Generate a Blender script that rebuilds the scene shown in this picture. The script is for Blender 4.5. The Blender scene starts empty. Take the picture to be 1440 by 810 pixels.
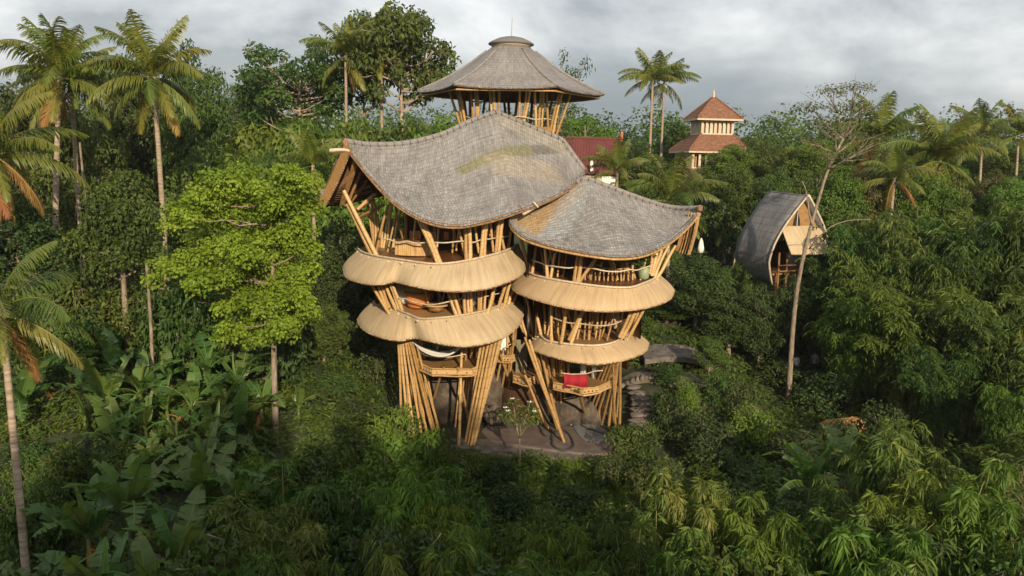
import bpy, math, random
import numpy as np
from mathutils import Vector, Matrix, Quaternion

# ------------------------------------------------------------------ camera, sky, sun, exposure
R = math.radians
SC = bpy.context.scene
COL = SC.collection
F_PX, PITCH, ROLL = 1130.0, R(9.05), R(1.2)
CAM = Vector((0, 0, 17.0))
_f = Vector((0, math.cos(PITCH), -math.sin(PITCH)))
_r0 = Vector((1, 0, 0))
_u0 = Vector((0, math.sin(PITCH), math.cos(PITCH)))
_r = _r0 * math.cos(ROLL) + _u0 * math.sin(ROLL)
_u = -_r0 * math.sin(ROLL) + _u0 * math.cos(ROLL)
cd = bpy.data.cameras.new('camera')
cam = bpy.data.objects.new('camera', cd)
COL.objects.link(cam)
m = Matrix((_r, _u, -_f)).transposed().to_4x4()
m.translation = CAM
cam.matrix_world = m
cd.sensor_width = 36
cd.lens = 36 * F_PX / 1440
cd.clip_start = 0.1
cd.clip_end = 9000
SC.camera = cam

SUN_EL, SUN_AZ = R(20), R(15)          # azimuth measured from straight behind the camera towards its right
sun_dir = Vector((math.sin(SUN_AZ) * math.cos(SUN_EL), -math.cos(SUN_AZ) * math.cos(SUN_EL), math.sin(SUN_EL)))
sl = bpy.data.lights.new('sun', 'SUN')
sl.energy = 4.7
sl.angle = R(0.6)
sl.color = (1.0, 0.83, 0.60)
so = bpy.data.objects.new('sun', sl)
COL.objects.link(so)
so.rotation_euler = sun_dir.to_track_quat('Z', 'Y').to_euler()
so.location = (30, -40, 60)

W = bpy.data.worlds.new('World')
SC.world = W
W.use_nodes = True
nt = W.node_tree
nt.nodes.clear()
N = nt.nodes.new
L = nt.links.new
out = N('ShaderNodeOutputWorld')
bg = N('ShaderNodeBackground')
bg.inputs['Strength'].default_value = 0.10
sky = N('ShaderNodeTexSky')
sky.sky_type = 'NISHITA'
sky.sun_disc = False
sky.sun_elevation = SUN_EL
sky.sun_rotation = math.atan2(sun_dir.x, sun_dir.y)
sky.air_density = 1.2
sky.dust_density = 2.0
tc = N('ShaderNodeTexCoord')
sep = N('ShaderNodeSeparateXYZ')
L(tc.outputs['Generated'], sep.inputs[0])
mp = N('ShaderNodeMapping')
mp.inputs['Location'].default_value = (9.2, 1.4, 3.3)
mp.inputs['Scale'].default_value = (1.6, 1.6, 3.4)
L(tc.outputs['Generated'], mp.inputs['Vector'])
n1 = N('ShaderNodeTexNoise'); n1.inputs['Scale'].default_value = 2.0; n1.inputs['Detail'].default_value = 7
n1.inputs['Roughness'].default_value = 0.56; n1.inputs['Distortion'].default_value = 0.2
L(mp.outputs[0], n1.inputs['Vector'])
cr = N('ShaderNodeValToRGB')
els = cr.color_ramp.elements
els[0].position = 0.38; els[0].color = (3.9, 4.15, 4.4, 1)
els[1].position = 0.62; els[1].color = (9.9, 9.85, 9.75, 1)
e = els.new(0.50); e.color = (6.7, 6.85, 6.95, 1)
L(n1.outputs['Fac'], cr.inputs[0])
# a heavy even bank of blue-grey rain cloud lies low over the whole horizon
lowr = N('ShaderNodeMapRange'); lowr.inputs[1].default_value = 0.025; lowr.inputs[2].default_value = 0.135
lowr.interpolation_type = 'SMOOTHSTEP'
n2 = N('ShaderNodeTexNoise'); n2.inputs['Scale'].default_value = 2.2; n2.inputs['Detail'].default_value = 4
L(mp.outputs[0], n2.inputs['Vector'])
sh = N('ShaderNodeMath'); sh.operation = 'MULTIPLY_ADD'; sh.inputs[1].default_value = 0.24; sh.inputs[2].default_value = -0.12
L(n2.outputs['Fac'], sh.inputs[0])
ad2 = N('ShaderNodeMath'); ad2.operation = 'ADD'
L(sep.outputs['Z'], ad2.inputs[0]); L(sh.outputs[0], ad2.inputs[1])
L(ad2.outputs[0], lowr.inputs[0])
mixl = N('ShaderNodeMix'); mixl.data_type = 'RGBA'
mixl.inputs[6].default_value = (2.5, 2.9, 3.3, 1)
L(lowr.outputs[0], mixl.inputs[0]); L(cr.outputs[0], mixl.inputs[7])
mixs = N('ShaderNodeMix'); mixs.data_type = 'RGBA'; mixs.inputs[0].default_value = 0.86
L(sky.outputs[0], mixs.inputs[6]); L(mixl.outputs[2], mixs.inputs[7])
L(mixs.outputs[2], bg.inputs['Color']); L(bg.outputs[0], out.inputs['Surface'])

vs = SC.view_settings
vs.view_transform = 'Standard'
vs.look = 'None'
vs.exposure = 0.22
vs.gamma = 1.0
vs.use_curve_mapping = False
SC.cycles.use_denoising = True
SC.cycles.max_bounces = 6
SC.cycles.diffuse_bounces = 3
SC.cycles.glossy_bounces = 2
SC.cycles.transmission_bounces = 4
SC.cycles.transparent_max_bounces = 4

# ------------------------------------------------------------------ geometry helpers
random.seed(7)


def ray(px, py):
    return _f + _r * ((px - 720) / F_PX) + _u * ((405 - py) / F_PX)


def at(px, py, Y):
    d = ray(px, py)
    return CAM + d * (Y / d.y)


def on_z(px, py, z):
    d = ray(px, py)
    return CAM + d * ((z - CAM.z) / d.z)


def sstep(a, b, x):
    t = np.clip((x - a) / (b - a), 0, 1)
    return t * t * (3 - 2 * t)


_PY = [-300, -90, -60, -40, -26, -14, -4, 6, 14, 22, 30, 36, 40, 52, 58, 66, 76, 95, 140, 300, 700, 6000]
_PZ = [20, 20, 19, 17, 13, 7, -6, -9, -6.5, -2.6, -0.9, 0.2, 1.2, 1.7, 3.0, 7.0, 11.0, 12.6, 12.5, 9.0, 6.0, 0.0]


def hgt(x, y):
    x = np.asarray(x, float); y = np.asarray(y, float)
    z = np.interp(y, _PY, _PZ)
    z = z + 0.5 * np.sin(x * 0.21 + 1.3) * np.sin(y * 0.17) * sstep(6, 22, np.abs(x)) * 1.6
    z = z + sstep(10, 40, x) * sstep(66, 40, y) * sstep(0, 25, y) * (-1.0)
    z = z + sstep(-14, -40, x) * sstep(60, 40, y) * sstep(0, 25, y) * 1.2
    z = z + sstep(5, 8.5, x) * sstep(18, 12, x) * sstep(43.5, 49, y) * sstep(64, 56, y) * 1.9
    z = z + sstep(-6.5, -13, x) * sstep(27, 37, y) * sstep(60, 50, y) * 2.4
    return z


def H(x, y):
    return float(hgt(x, y))


def on_ground(px, py):
    d = ray(px, py)
    t = 5.0
    while t < 400:
        p = CAM + d * t
        if p.z < H(p.x, p.y):
            return p
        t += 0.1
    return CAM + d * 400


def tag(o, label, cat=None, group=None, kind=None):
    if label: o['label'] = label
    if cat: o['category'] = cat
    if group: o['group'] = group
    if kind: o['kind'] = kind
    return o


def empty(name, loc=(0, 0, 0), rz=0.0):
    o = bpy.data.objects.new(name, None)
    o.empty_display_size = 0.3
    COL.objects.link(o)
    o.location = loc
    o.rotation_euler = (0, 0, rz)
    return o


def mesh(name, V, F, mats, tint=None, uv=None, midx=None, smooth=False):
    """V (n,3); F list of index arrays, each (k, 3) or (k, 4) or one list of ragged faces"""
    me = bpy.data.meshes.new(name)
    V = np.asarray(V, np.float32).reshape(-1, 3)
    if isinstance(F, np.ndarray): F = [F]
    arrs = []
    for a in F:
        if isinstance(a, np.ndarray):
            arrs.append((a.reshape(-1).astype(np.int32), np.full(len(a), a.shape[1], np.int32)))
        else:
            for f in ([a] if isinstance(a[0], (int, np.integer)) else a):
                arrs.append((np.array(f, np.int32), np.array([len(f)], np.int32)))
    li = np.concatenate([a[0] for a in arrs]); lt = np.concatenate([a[1] for a in arrs])
    ls = np.concatenate([[0], np.cumsum(lt)[:-1]]).astype(np.int32)
    me.vertices.add(len(V)); me.vertices.foreach_set('co', V.reshape(-1))
    me.loops.add(len(li)); me.loops.foreach_set('vertex_index', li)
    me.polygons.add(len(lt)); me.polygons.foreach_set('loop_start', ls); me.polygons.foreach_set('loop_total', lt)
    if not isinstance(mats, (list, tuple)): mats = [mats]
    for mt in mats: me.materials.append(mt)
    if midx is not None: me.polygons.foreach_set('material_index', np.asarray(midx, np.int32))
    me.polygons.foreach_set('use_smooth', np.full(len(lt), bool(smooth)))
    if uv is not None:
        ul = me.uv_layers.new(name='UVMap')
        ul.data.foreach_set('uv', np.asarray(uv, np.float32)[li].reshape(-1))
    if tint is not None:
        at_ = me.attributes.new('tint', 'FLOAT', 'POINT')
        at_.data.foreach_set('value', np.asarray(tint, np.float32))
    me.update(calc_edges=True)
    me.validate(verbose=False)
    return me


def obj(name, me, parent=None, loc=None):
    o = bpy.data.objects.new(name, me)
    COL.objects.link(o)
    if parent is not None: o.parent = parent
    if loc is not None: o.location = loc
    return o


class MB:
    """gathers shapes for ONE mesh"""
    def __init__(s): s.V = []; s.F = []; s.n = 0
    def add(s, V, F):
        V = [tuple(v) for v in V]
        s.V += V
        s.F += [tuple(i + s.n for i in f) for f in F]
        s.n += len(V)
        return s
    def box(s, c, d, rz=0.0, M=None):
        cx, cy, cz = c; a, b, h = d[0] / 2, d[1] / 2, d[2] / 2
        pts = []
        for z in (-h, h):
            for x, y in ((-a, -b), (a, -b), (a, b), (-a, b)):
                pts.append((cx + x * math.cos(rz) - y * math.sin(rz), cy + x * math.sin(rz) + y * math.cos(rz), cz + z))
        if M is not None: pts = [tuple(M @ Vector(p)) for p in pts]
        return s.add(pts, [(0, 3, 2, 1), (4, 5, 6, 7), (0, 1, 5, 4), (1, 2, 6, 5), (2, 3, 7, 6), (3, 0, 4, 7)])
    def tube(s, pts, rad, sides=8, cap=True):
        V, F = tube_vf(pts, rad, sides, cap)
        return s.add(V, F)
    def lathe(s, prof, c=(0, 0, 0), sides=16, ph=0.0, sq=1.0):
        V = []; F = []
        for (r, z) in prof:
            for k in range(sides):
                a = ph + 2 * math.pi * k / sides
                V.append((c[0] + r * math.cos(a), c[1] + r * math.sin(a) * sq, c[2] + z))
        for j in range(len(prof) - 1):
            for k in range(sides):
                k2 = (k + 1) % sides
                F.append((j * sides + k, j * sides + k2, (j + 1) * sides + k2, (j + 1) * sides + k))
        F.append(tuple(range(sides))[::-1]); F.append(tuple((len(prof) - 1) * sides + k for k in range(sides)))
        return s.add(V, F)
    def prism(s, poly, z0, z1):
        n = len(poly)
        V = [(p[0], p[1], z0) for p in poly] + [(p[0], p[1], z1) for p in poly]
        F = [tuple(range(n))[::-1], tuple(range(n, 2 * n))] + [(i, (i + 1) % n, n + (i + 1) % n, n + i) for i in range(n)]
        return s.add(V, F)
    def build(s, name, mats, parent=None, smooth=False, **kw):
        return obj(name, mesh(name, s.V, [s.F], mats, smooth=smooth, **kw), parent)


def tube_vf(pts, rad, sides=8, cap=True):
    pts = [Vector(p) for p in pts]
    n = len(pts)
    if not isinstance(rad, (list, tuple)): rad = [rad] * n
    V = []; F = []
    ref = None
    for i, p in enumerate(pts):
        t = (pts[min(i + 1, n - 1)] - pts[max(i - 1, 0)])
        if t.length < 1e-9: t = Vector((0, 0, 1))
        t.normalize()
        if ref is None:
            ref = t.orthogonal().normalized()
        else:
            ref = (ref - t * ref.dot(t))
            ref = ref.normalized() if ref.length > 1e-6 else t.orthogonal().normalized()
        b = t.cross(ref)
        for k in range(sides):
            a = 2 * math.pi * k / sides
            V.append(p + (ref * math.cos(a) + b * math.sin(a)) * rad[i])
    for j in range(n - 1):
        for k in range(sides):
            k2 = (k + 1) % sides
            F.append((j * sides + k, j * sides + k2, (j + 1) * sides + k2, (j + 1) * sides + k))
    if cap:
        F.append(tuple(range(sides))[::-1]); F.append(tuple((n - 1) * sides + k for k in range(sides)))
    return V, F


def spline(pts, n):
    """Catmull-Rom through pts, resampled evenly to n points"""
    P = [Vector(p) for p in pts]
    P = [P[0] * 2 - P[1]] + P + [P[-1] * 2 - P[-2]]
    dense = []
    for i in range(1, len(P) - 2):
        for k in range(12):
            t = k / 12
            a, b, c, d = P[i - 1], P[i], P[i + 1], P[i + 2]
            dense.append(0.5 * ((2 * b) + (c - a) * t + (2 * a - 5 * b + 4 * c - d) * t * t + (3 * b - a - 3 * c + d) * t ** 3))
    dense.append(P[-2])
    acc = [0.0]
    for i in range(1, len(dense)): acc.append(acc[-1] + (dense[i] - dense[i - 1]).length)
    out_ = []
    j = 0
    for k in range(n):
        s = acc[-1] * k / (n - 1)
        while j < len(acc) - 2 and acc[j + 1] < s: j += 1
        seg = max(acc[j + 1] - acc[j], 1e-9)
        out_.append(dense[j].lerp(dense[j + 1], min(max((s - acc[j]) / seg, 0), 1)))
    return out_


# ------------------------------------------------------------------ materials
def newmat(name):
    mt = bpy.data.materials.new(name)
    mt.use_nodes = True
    t = mt.node_tree
    b = t.nodes['Principled BSDF']
    return mt, t, b


def ramp(t, cols, pos=None):
    r_ = t.nodes.new('ShaderNodeValToRGB')
    el = r_.color_ramp.elements
    n = len(cols)
    pos = pos or [i / (n - 1) for i in range(n)]
    el[0].position = pos[0]; el[0].color = (*cols[0], 1)
    el[1].position = pos[-1]; el[1].color = (*cols[-1], 1)
    for c, p in list(zip(cols, pos))[1:-1]:
        e_ = el.new(p); e_.color = (*c, 1)
    return r_


def coords(t, kind='Object', scale=(1, 1, 1)):
    c = t.nodes.new('ShaderNodeTexCoord'); mpp = t.nodes.new('ShaderNodeMapping')
    mpp.inputs['Scale'].default_value = scale
    t.links.new(c.outputs[kind], mpp.inputs['Vector'])
    return mpp.outputs[0]


def noise(t, vec, scale, detail=4, rough=0.55):
    n_ = t.nodes.new('ShaderNodeTexNoise')
    n_.inputs['Scale'].default_value = scale; n_.inputs['Detail'].default_value = detail
    n_.inputs['Roughness'].default_value = rough
    if vec is not None: t.links.new(vec, n_.inputs['Vector'])
    return n_


def bump(t, b, h, strength=0.4, dist=0.05):
    bp = t.nodes.new('ShaderNodeBump')
    bp.inputs['Strength'].default_value = strength; bp.inputs['Distance'].default_value = dist
    t.links.new(h, bp.inputs['Height']); t.links.new(bp.outputs[0], b.inputs['Normal'])


def plain(name, cols, scale=3.0, rough=0.7, stretch=(1, 1, 1), bstr=0.3, bdist=0.03, kind='Object', pos=None):
    mt, t, b = newmat(name)
    v = coords(t, kind, stretch)
    n_ = noise(t, v, scale, 6, 0.6)
    r_ = ramp(t, cols, pos or [0.3 + 0.4 * i / (len(cols) - 1) for i in range(len(cols))])
    t.links.new(n_.outputs['Fac'], r_.inputs[0]); t.links.new(r_.outputs[0], b.inputs['Base Color'])
    b.inputs['Roughness'].default_value = rough
    if bstr: bump(t, b, n_.outputs['Fac'], bstr, bdist)
    return mt


def leafmat(name, cols, transl=0.30, rough=0.55, spec=0.25, tcol=None):
    """cols dark..light picked per leaf by the 'tint' attribute, shifted a little per object"""
    mt, t, b = newmat(name)
    a = t.nodes.new('ShaderNodeAttribute'); a.attribute_name = 'tint'
    oi = t.nodes.new('ShaderNodeObjectInfo')
    ma = t.nodes.new('ShaderNodeMath'); ma.operation = 'MULTIPLY_ADD'; ma.inputs[1].default_value = 0.30; ma.inputs[2].default_value = -0.15
    t.links.new(oi.outputs['Random'], ma.inputs[0])
    sm = t.nodes.new('ShaderNodeMath'); sm.operation = 'ADD'
    t.links.new(a.outputs['Fac'], sm.inputs[0]); t.links.new(ma.outputs[0], sm.inputs[1])
    r0_ = ramp(t, cols)
    t.links.new(sm.outputs[0], r0_.inputs[0])
    # every plant has its own hue: some bluer, some yellower
    wn = t.nodes.new('ShaderNodeTexWhiteNoise'); wn.noise_dimensions = '1D'
    t.links.new(oi.outputs['Random'], wn.inputs['W'])
    hm = t.nodes.new('ShaderNodeMath'); hm.operation = 'MULTIPLY_ADD'; hm.inputs[1].default_value = 0.055; hm.inputs[2].default_value = 0.472
    t.links.new(wn.outputs['Value'], hm.inputs[0])
    r_ = t.nodes.new('ShaderNodeHueSaturation')
    t.links.new(hm.outputs[0], r_.inputs['Hue']); t.links.new(r0_.outputs[0], r_.inputs['Color'])
    t.links.new(r_.outputs[0], b.inputs['Base Color'])
    b.inputs['Roughness'].default_value = rough
    b.inputs['Specular IOR Level'].default_value = spec
    tr = t.nodes.new('ShaderNodeBsdfTranslucent')
    hs = t.nodes.new('ShaderNodeHueSaturation'); hs.inputs['Hue'].default_value = 0.485; hs.inputs['Saturation'].default_value = 1.1; hs.inputs['Value'].default_value = 1.35
    t.links.new(r_.outputs[0], hs.inputs['Color']); t.links.new(hs.outputs[0], tr.inputs['Color'])
    mx = t.nodes.new('ShaderNodeMixShader'); mx.inputs[0].default_value = transl
    t.links.new(b.outputs[0], mx.inputs[1]); t.links.new(tr.outputs[0], mx.inputs[2])
    t.links.new(mx.outputs[0], t.nodes['Material Output'].inputs['Surface'])
    return mt


M = {}
M['ground'] = plain('soil_and_litter', [(0.016, 0.022, 0.008), (0.035, 0.045, 0.015), (0.06, 0.05, 0.028)], 0.8, 0.95, bstr=0.8, bdist=0.2)
M['bright_leaf'] = leafmat('bright_lime_leaf', [(0.068, 0.145, 0.014), (0.14, 0.255, 0.022), (0.24, 0.37, 0.04)], 0.32)
M['green_leaf'] = leafmat('mid_green_leaf', [(0.030, 0.056, 0.011), (0.070, 0.115, 0.021), (0.125, 0.175, 0.035)], 0.28)
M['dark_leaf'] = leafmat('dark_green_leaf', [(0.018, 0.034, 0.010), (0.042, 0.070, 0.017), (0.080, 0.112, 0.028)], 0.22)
M['fresh_leaf'] = leafmat('fresh_green_leaf', [(0.048, 0.09, 0.012), (0.105, 0.17, 0.022), (0.165, 0.235, 0.036)], 0.32)
M['olive_leaf'] = leafmat('olive_leaf', [(0.05, 0.06, 0.018), (0.10, 0.11, 0.03), (0.17, 0.15, 0.05)], 0.25)
M['bamboo_leaf'] = leafmat('bamboo_leaf', [(0.030, 0.062, 0.011), (0.075, 0.13, 0.022), (0.14, 0.19, 0.038), (0.30, 0.27, 0.08)], 0.30)
M['palm_leaf'] = leafmat('palm_leaf', [(0.045, 0.075, 0.015), (0.10, 0.145, 0.022), (0.22, 0.22, 0.04)], 0.30, 0.4, 0.4)
M['palm_dry'] = leafmat('dry_palm_leaf', [(0.14, 0.07, 0.025), (0.26, 0.14, 0.04), (0.36, 0.22, 0.06)], 0.2, 0.7)
M['banana_leaf'] = leafmat('banana_leaf', [(0.036, 0.08, 0.015), (0.078, 0.145, 0.028), (0.17, 0.25, 0.065)], 0.35, 0.38, 0.45)
M['bark'] = plain('grey_bark', [(0.10, 0.075, 0.05), (0.22, 0.17, 0.12), (0.34, 0.28, 0.21)], 6, 0.9, (1, 1, 0.3), 0.6, 0.05)
M['palm_bark'] = plain('palm_trunk_bark', [(0.14, 0.10, 0.07), (0.30, 0.23, 0.16), (0.42, 0.34, 0.25)], 3, 0.9, (0.4, 0.4, 3.0), 0.6, 0.05)
M['green_stem'] = plain('green_stem', [(0.05, 0.08, 0.02), (0.12, 0.15, 0.04)], 5, 0.5, bstr=0.1)
M['culm'] = plain('bamboo_culm', [(0.12, 0.13, 0.03), (0.25, 0.22, 0.07)], 4, 0.5, bstr=0.1)


def bambooM(name, a, bcol, c):
    mt, t, b = newmat(name)
    v = coords(t, 'Object', (1, 1, 1))
    w = t.nodes.new('ShaderNodeTexWave'); w.bands_direction = 'Z'; w.inputs['Scale'].default_value = 3.6
    w.inputs['Distortion'].default_value = 0.4
    t.links.new(v, w.inputs['Vector'])
    g = coords(t, 'Object', (6, 6, 0.8))
    n_ = noise(t, g, 1.2, 5)
    r_ = ramp(t, [a, bcol, c], [0.28, 0.5, 0.72])
    oi = t.nodes.new('ShaderNodeObjectInfo')
    ad = t.nodes.new('ShaderNodeMath'); ad.operation = 'MULTIPLY_ADD'; ad.inputs[1].default_value = 0.30; ad.inputs[2].default_value = -0.15
    t.links.new(oi.outputs['Random'], ad.inputs[0])
    sm = t.nodes.new('ShaderNodeMath'); sm.operation = 'ADD'
    t.links.new(n_.outputs['Fac'], sm.inputs[0]); t.links.new(ad.outputs[0], sm.inputs[1])
    t.links.new(sm.outputs[0], r_.inputs[0])
    wr = ramp(t, [(0.78, 0.72, 0.66), (1, 1, 1)], [0.0, 0.08])
    t.links.new(w.outputs['Fac'], wr.inputs[0])
    mx = t.nodes.new('ShaderNodeMix'); mx.data_type = 'RGBA'; mx.blend_type = 'MULTIPLY'; mx.inputs[0].default_value = 1
    t.links.new(r_.outputs[0], mx.inputs[6]); t.links.new(wr.outputs[0], mx.inputs[7])
    t.links.new(mx.outputs[2], b.inputs['Base Color'])
    b.inputs['Roughness'].default_value = 0.45
    return mt


M['bamboo'] = bambooM('golden_bamboo', (0.30, 0.165, 0.06), (0.49, 0.30, 0.115), (0.64, 0.45, 0.22))
M['bamboo_dark'] = bambooM('brown_bamboo', (0.13, 0.06, 0.025), (0.24, 0.12, 0.045), (0.36, 0.20, 0.08))
M['bamboo_pale'] = bambooM('pale_bamboo', (0.40, 0.32, 0.22), (0.55, 0.46, 0.33), (0.66, 0.58, 0.44))
M['floor'] = plain('red_brown_floor', [(0.06, 0.022, 0.012), (0.12, 0.045, 0.02), (0.18, 0.075, 0.03)], 2, 0.35, (0.4, 8, 1), 0.1)
M['deckwood'] = plain('bamboo_deck', [(0.22, 0.12, 0.045), (0.36, 0.21, 0.08)], 3, 0.5, (0.5, 9, 1), 0.2)
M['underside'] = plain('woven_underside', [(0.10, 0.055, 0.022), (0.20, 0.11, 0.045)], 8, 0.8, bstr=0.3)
M['weave'] = plain('woven_bamboo_wall', [(0.40, 0.24, 0.09), (0.56, 0.37, 0.16)], 14, 0.7, (1, 1, 3), 0.4, 0.02)
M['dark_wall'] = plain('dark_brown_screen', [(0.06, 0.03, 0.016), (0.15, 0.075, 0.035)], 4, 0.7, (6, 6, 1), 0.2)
M['cloth'] = plain('white_cloth', [(0.68, 0.66, 0.60), (0.78, 0.76, 0.70)], 6, 0.9, (6, 6, 0.6), 0.3)
M['red_cloth'] = plain('red_cloth', [(0.26, 0.005, 0.014), (0.36, 0.01, 0.022)], 5, 0.8, (8, 8, 0.5), 0.3)
M['copper'] = plain('orange_copper', [(0.50, 0.18, 0.05), (0.66, 0.26, 0.08)], 6, 0.4, bstr=0.1)
M['terracotta'] = plain('terracotta', [(0.30, 0.09, 0.04), (0.42, 0.14, 0.06)], 5, 0.7)
M['pale_green'] = plain('pale_green_glaze', [(0.22, 0.28, 0.16), (0.30, 0.36, 0.22)], 5, 0.5)
M['olive_panel'] = plain('olive_grey_board', [(0.13, 0.12, 0.075), (0.21, 0.19, 0.12)], 4, 0.8)
M['stone'] = plain('dark_stone', [(0.06, 0.052, 0.045), (0.13, 0.11, 0.095), (0.20, 0.175, 0.15)], 2.2, 0.85, bstr=0.6, bdist=0.06)
M['rock'] = plain('brown_rock', [(0.04, 0.032, 0.024), (0.085, 0.066, 0.048), (0.15, 0.12, 0.09)], 2.0, 0.9, bstr=0.9, bdist=0.15)
M['paving'] = plain('brown_paving', [(0.085, 0.066, 0.056), (0.13, 0.10, 0.085), (0.17, 0.14, 0.12)], 1.3, 0.75, bstr=0.4)
M['greypave'] = plain('grey_flagstone', [(0.13, 0.13, 0.13), (0.21, 0.21, 0.205)], 2, 0.7, bstr=0.3)
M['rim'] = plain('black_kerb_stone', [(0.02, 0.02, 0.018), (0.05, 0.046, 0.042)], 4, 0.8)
M['path'] = plain('earth_path', [(0.13, 0.105, 0.07), (0.22, 0.18, 0.12)], 1.2, 0.95, bstr=0.4)
M['earth'] = plain('ochre_earth', [(0.25, 0.12, 0.04), (0.42, 0.22, 0.07)], 1.5, 0.95, bstr=0.7, bdist=0.15)
M['tile'] = plain('red_clay_tile', [(0.12, 0.05, 0.028), (0.19, 0.085, 0.046), (0.27, 0.14, 0.08)], 3, 0.85, (1, 1, 2), 0.5)
M['redroof'] = plain('dark_red_sheet_roof', [(0.10, 0.024, 0.02), (0.155, 0.038, 0.032)], 1.5, 0.8, bstr=0.2)
M['cream'] = plain('cream_plaster', [(0.48, 0.38, 0.26), (0.62, 0.52, 0.38)], 2, 0.85)
M['pink_wood'] = plain('orange_timber', [(0.36, 0.17, 0.09), (0.48, 0.26, 0.14)], 3, 0.6)
M['curtain'] = plain('grey_white_curtain', [(0.42, 0.42, 0.40), (0.58, 0.58, 0.56)], 6, 0.9, (8, 8, 0.5))
M['glass'] = plain('dark_window', [(0.02, 0.022, 0.025), (0.04, 0.042, 0.045)], 2, 0.12, bstr=0)
M['metal'] = plain('grey_metal', [(0.30, 0.30, 0.29), (0.42, 0.42, 0.40)], 5, 0.4)
M['skin'] = plain('skin', [(0.24, 0.13, 0.08), (0.30, 0.17, 0.11)], 5, 0.6, bstr=0)
M['navy'] = plain('dark_trousers', [(0.02, 0.02, 0.028), (0.035, 0.035, 0.045)], 8, 0.9)
M['grey_cloth'] = plain('grey_shirt', [(0.16, 0.17, 0.19), (0.24, 0.25, 0.27)], 8, 0.9)
M['hair'] = plain('black_hair', [(0.01, 0.008, 0.007), (0.025, 0.02, 0.016)], 20, 0.6)
M['petal'] = plain('white_petal', [(0.75, 0.74, 0.66), (0.85, 0.84, 0.78)], 8, 0.7, bstr=0)


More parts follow.
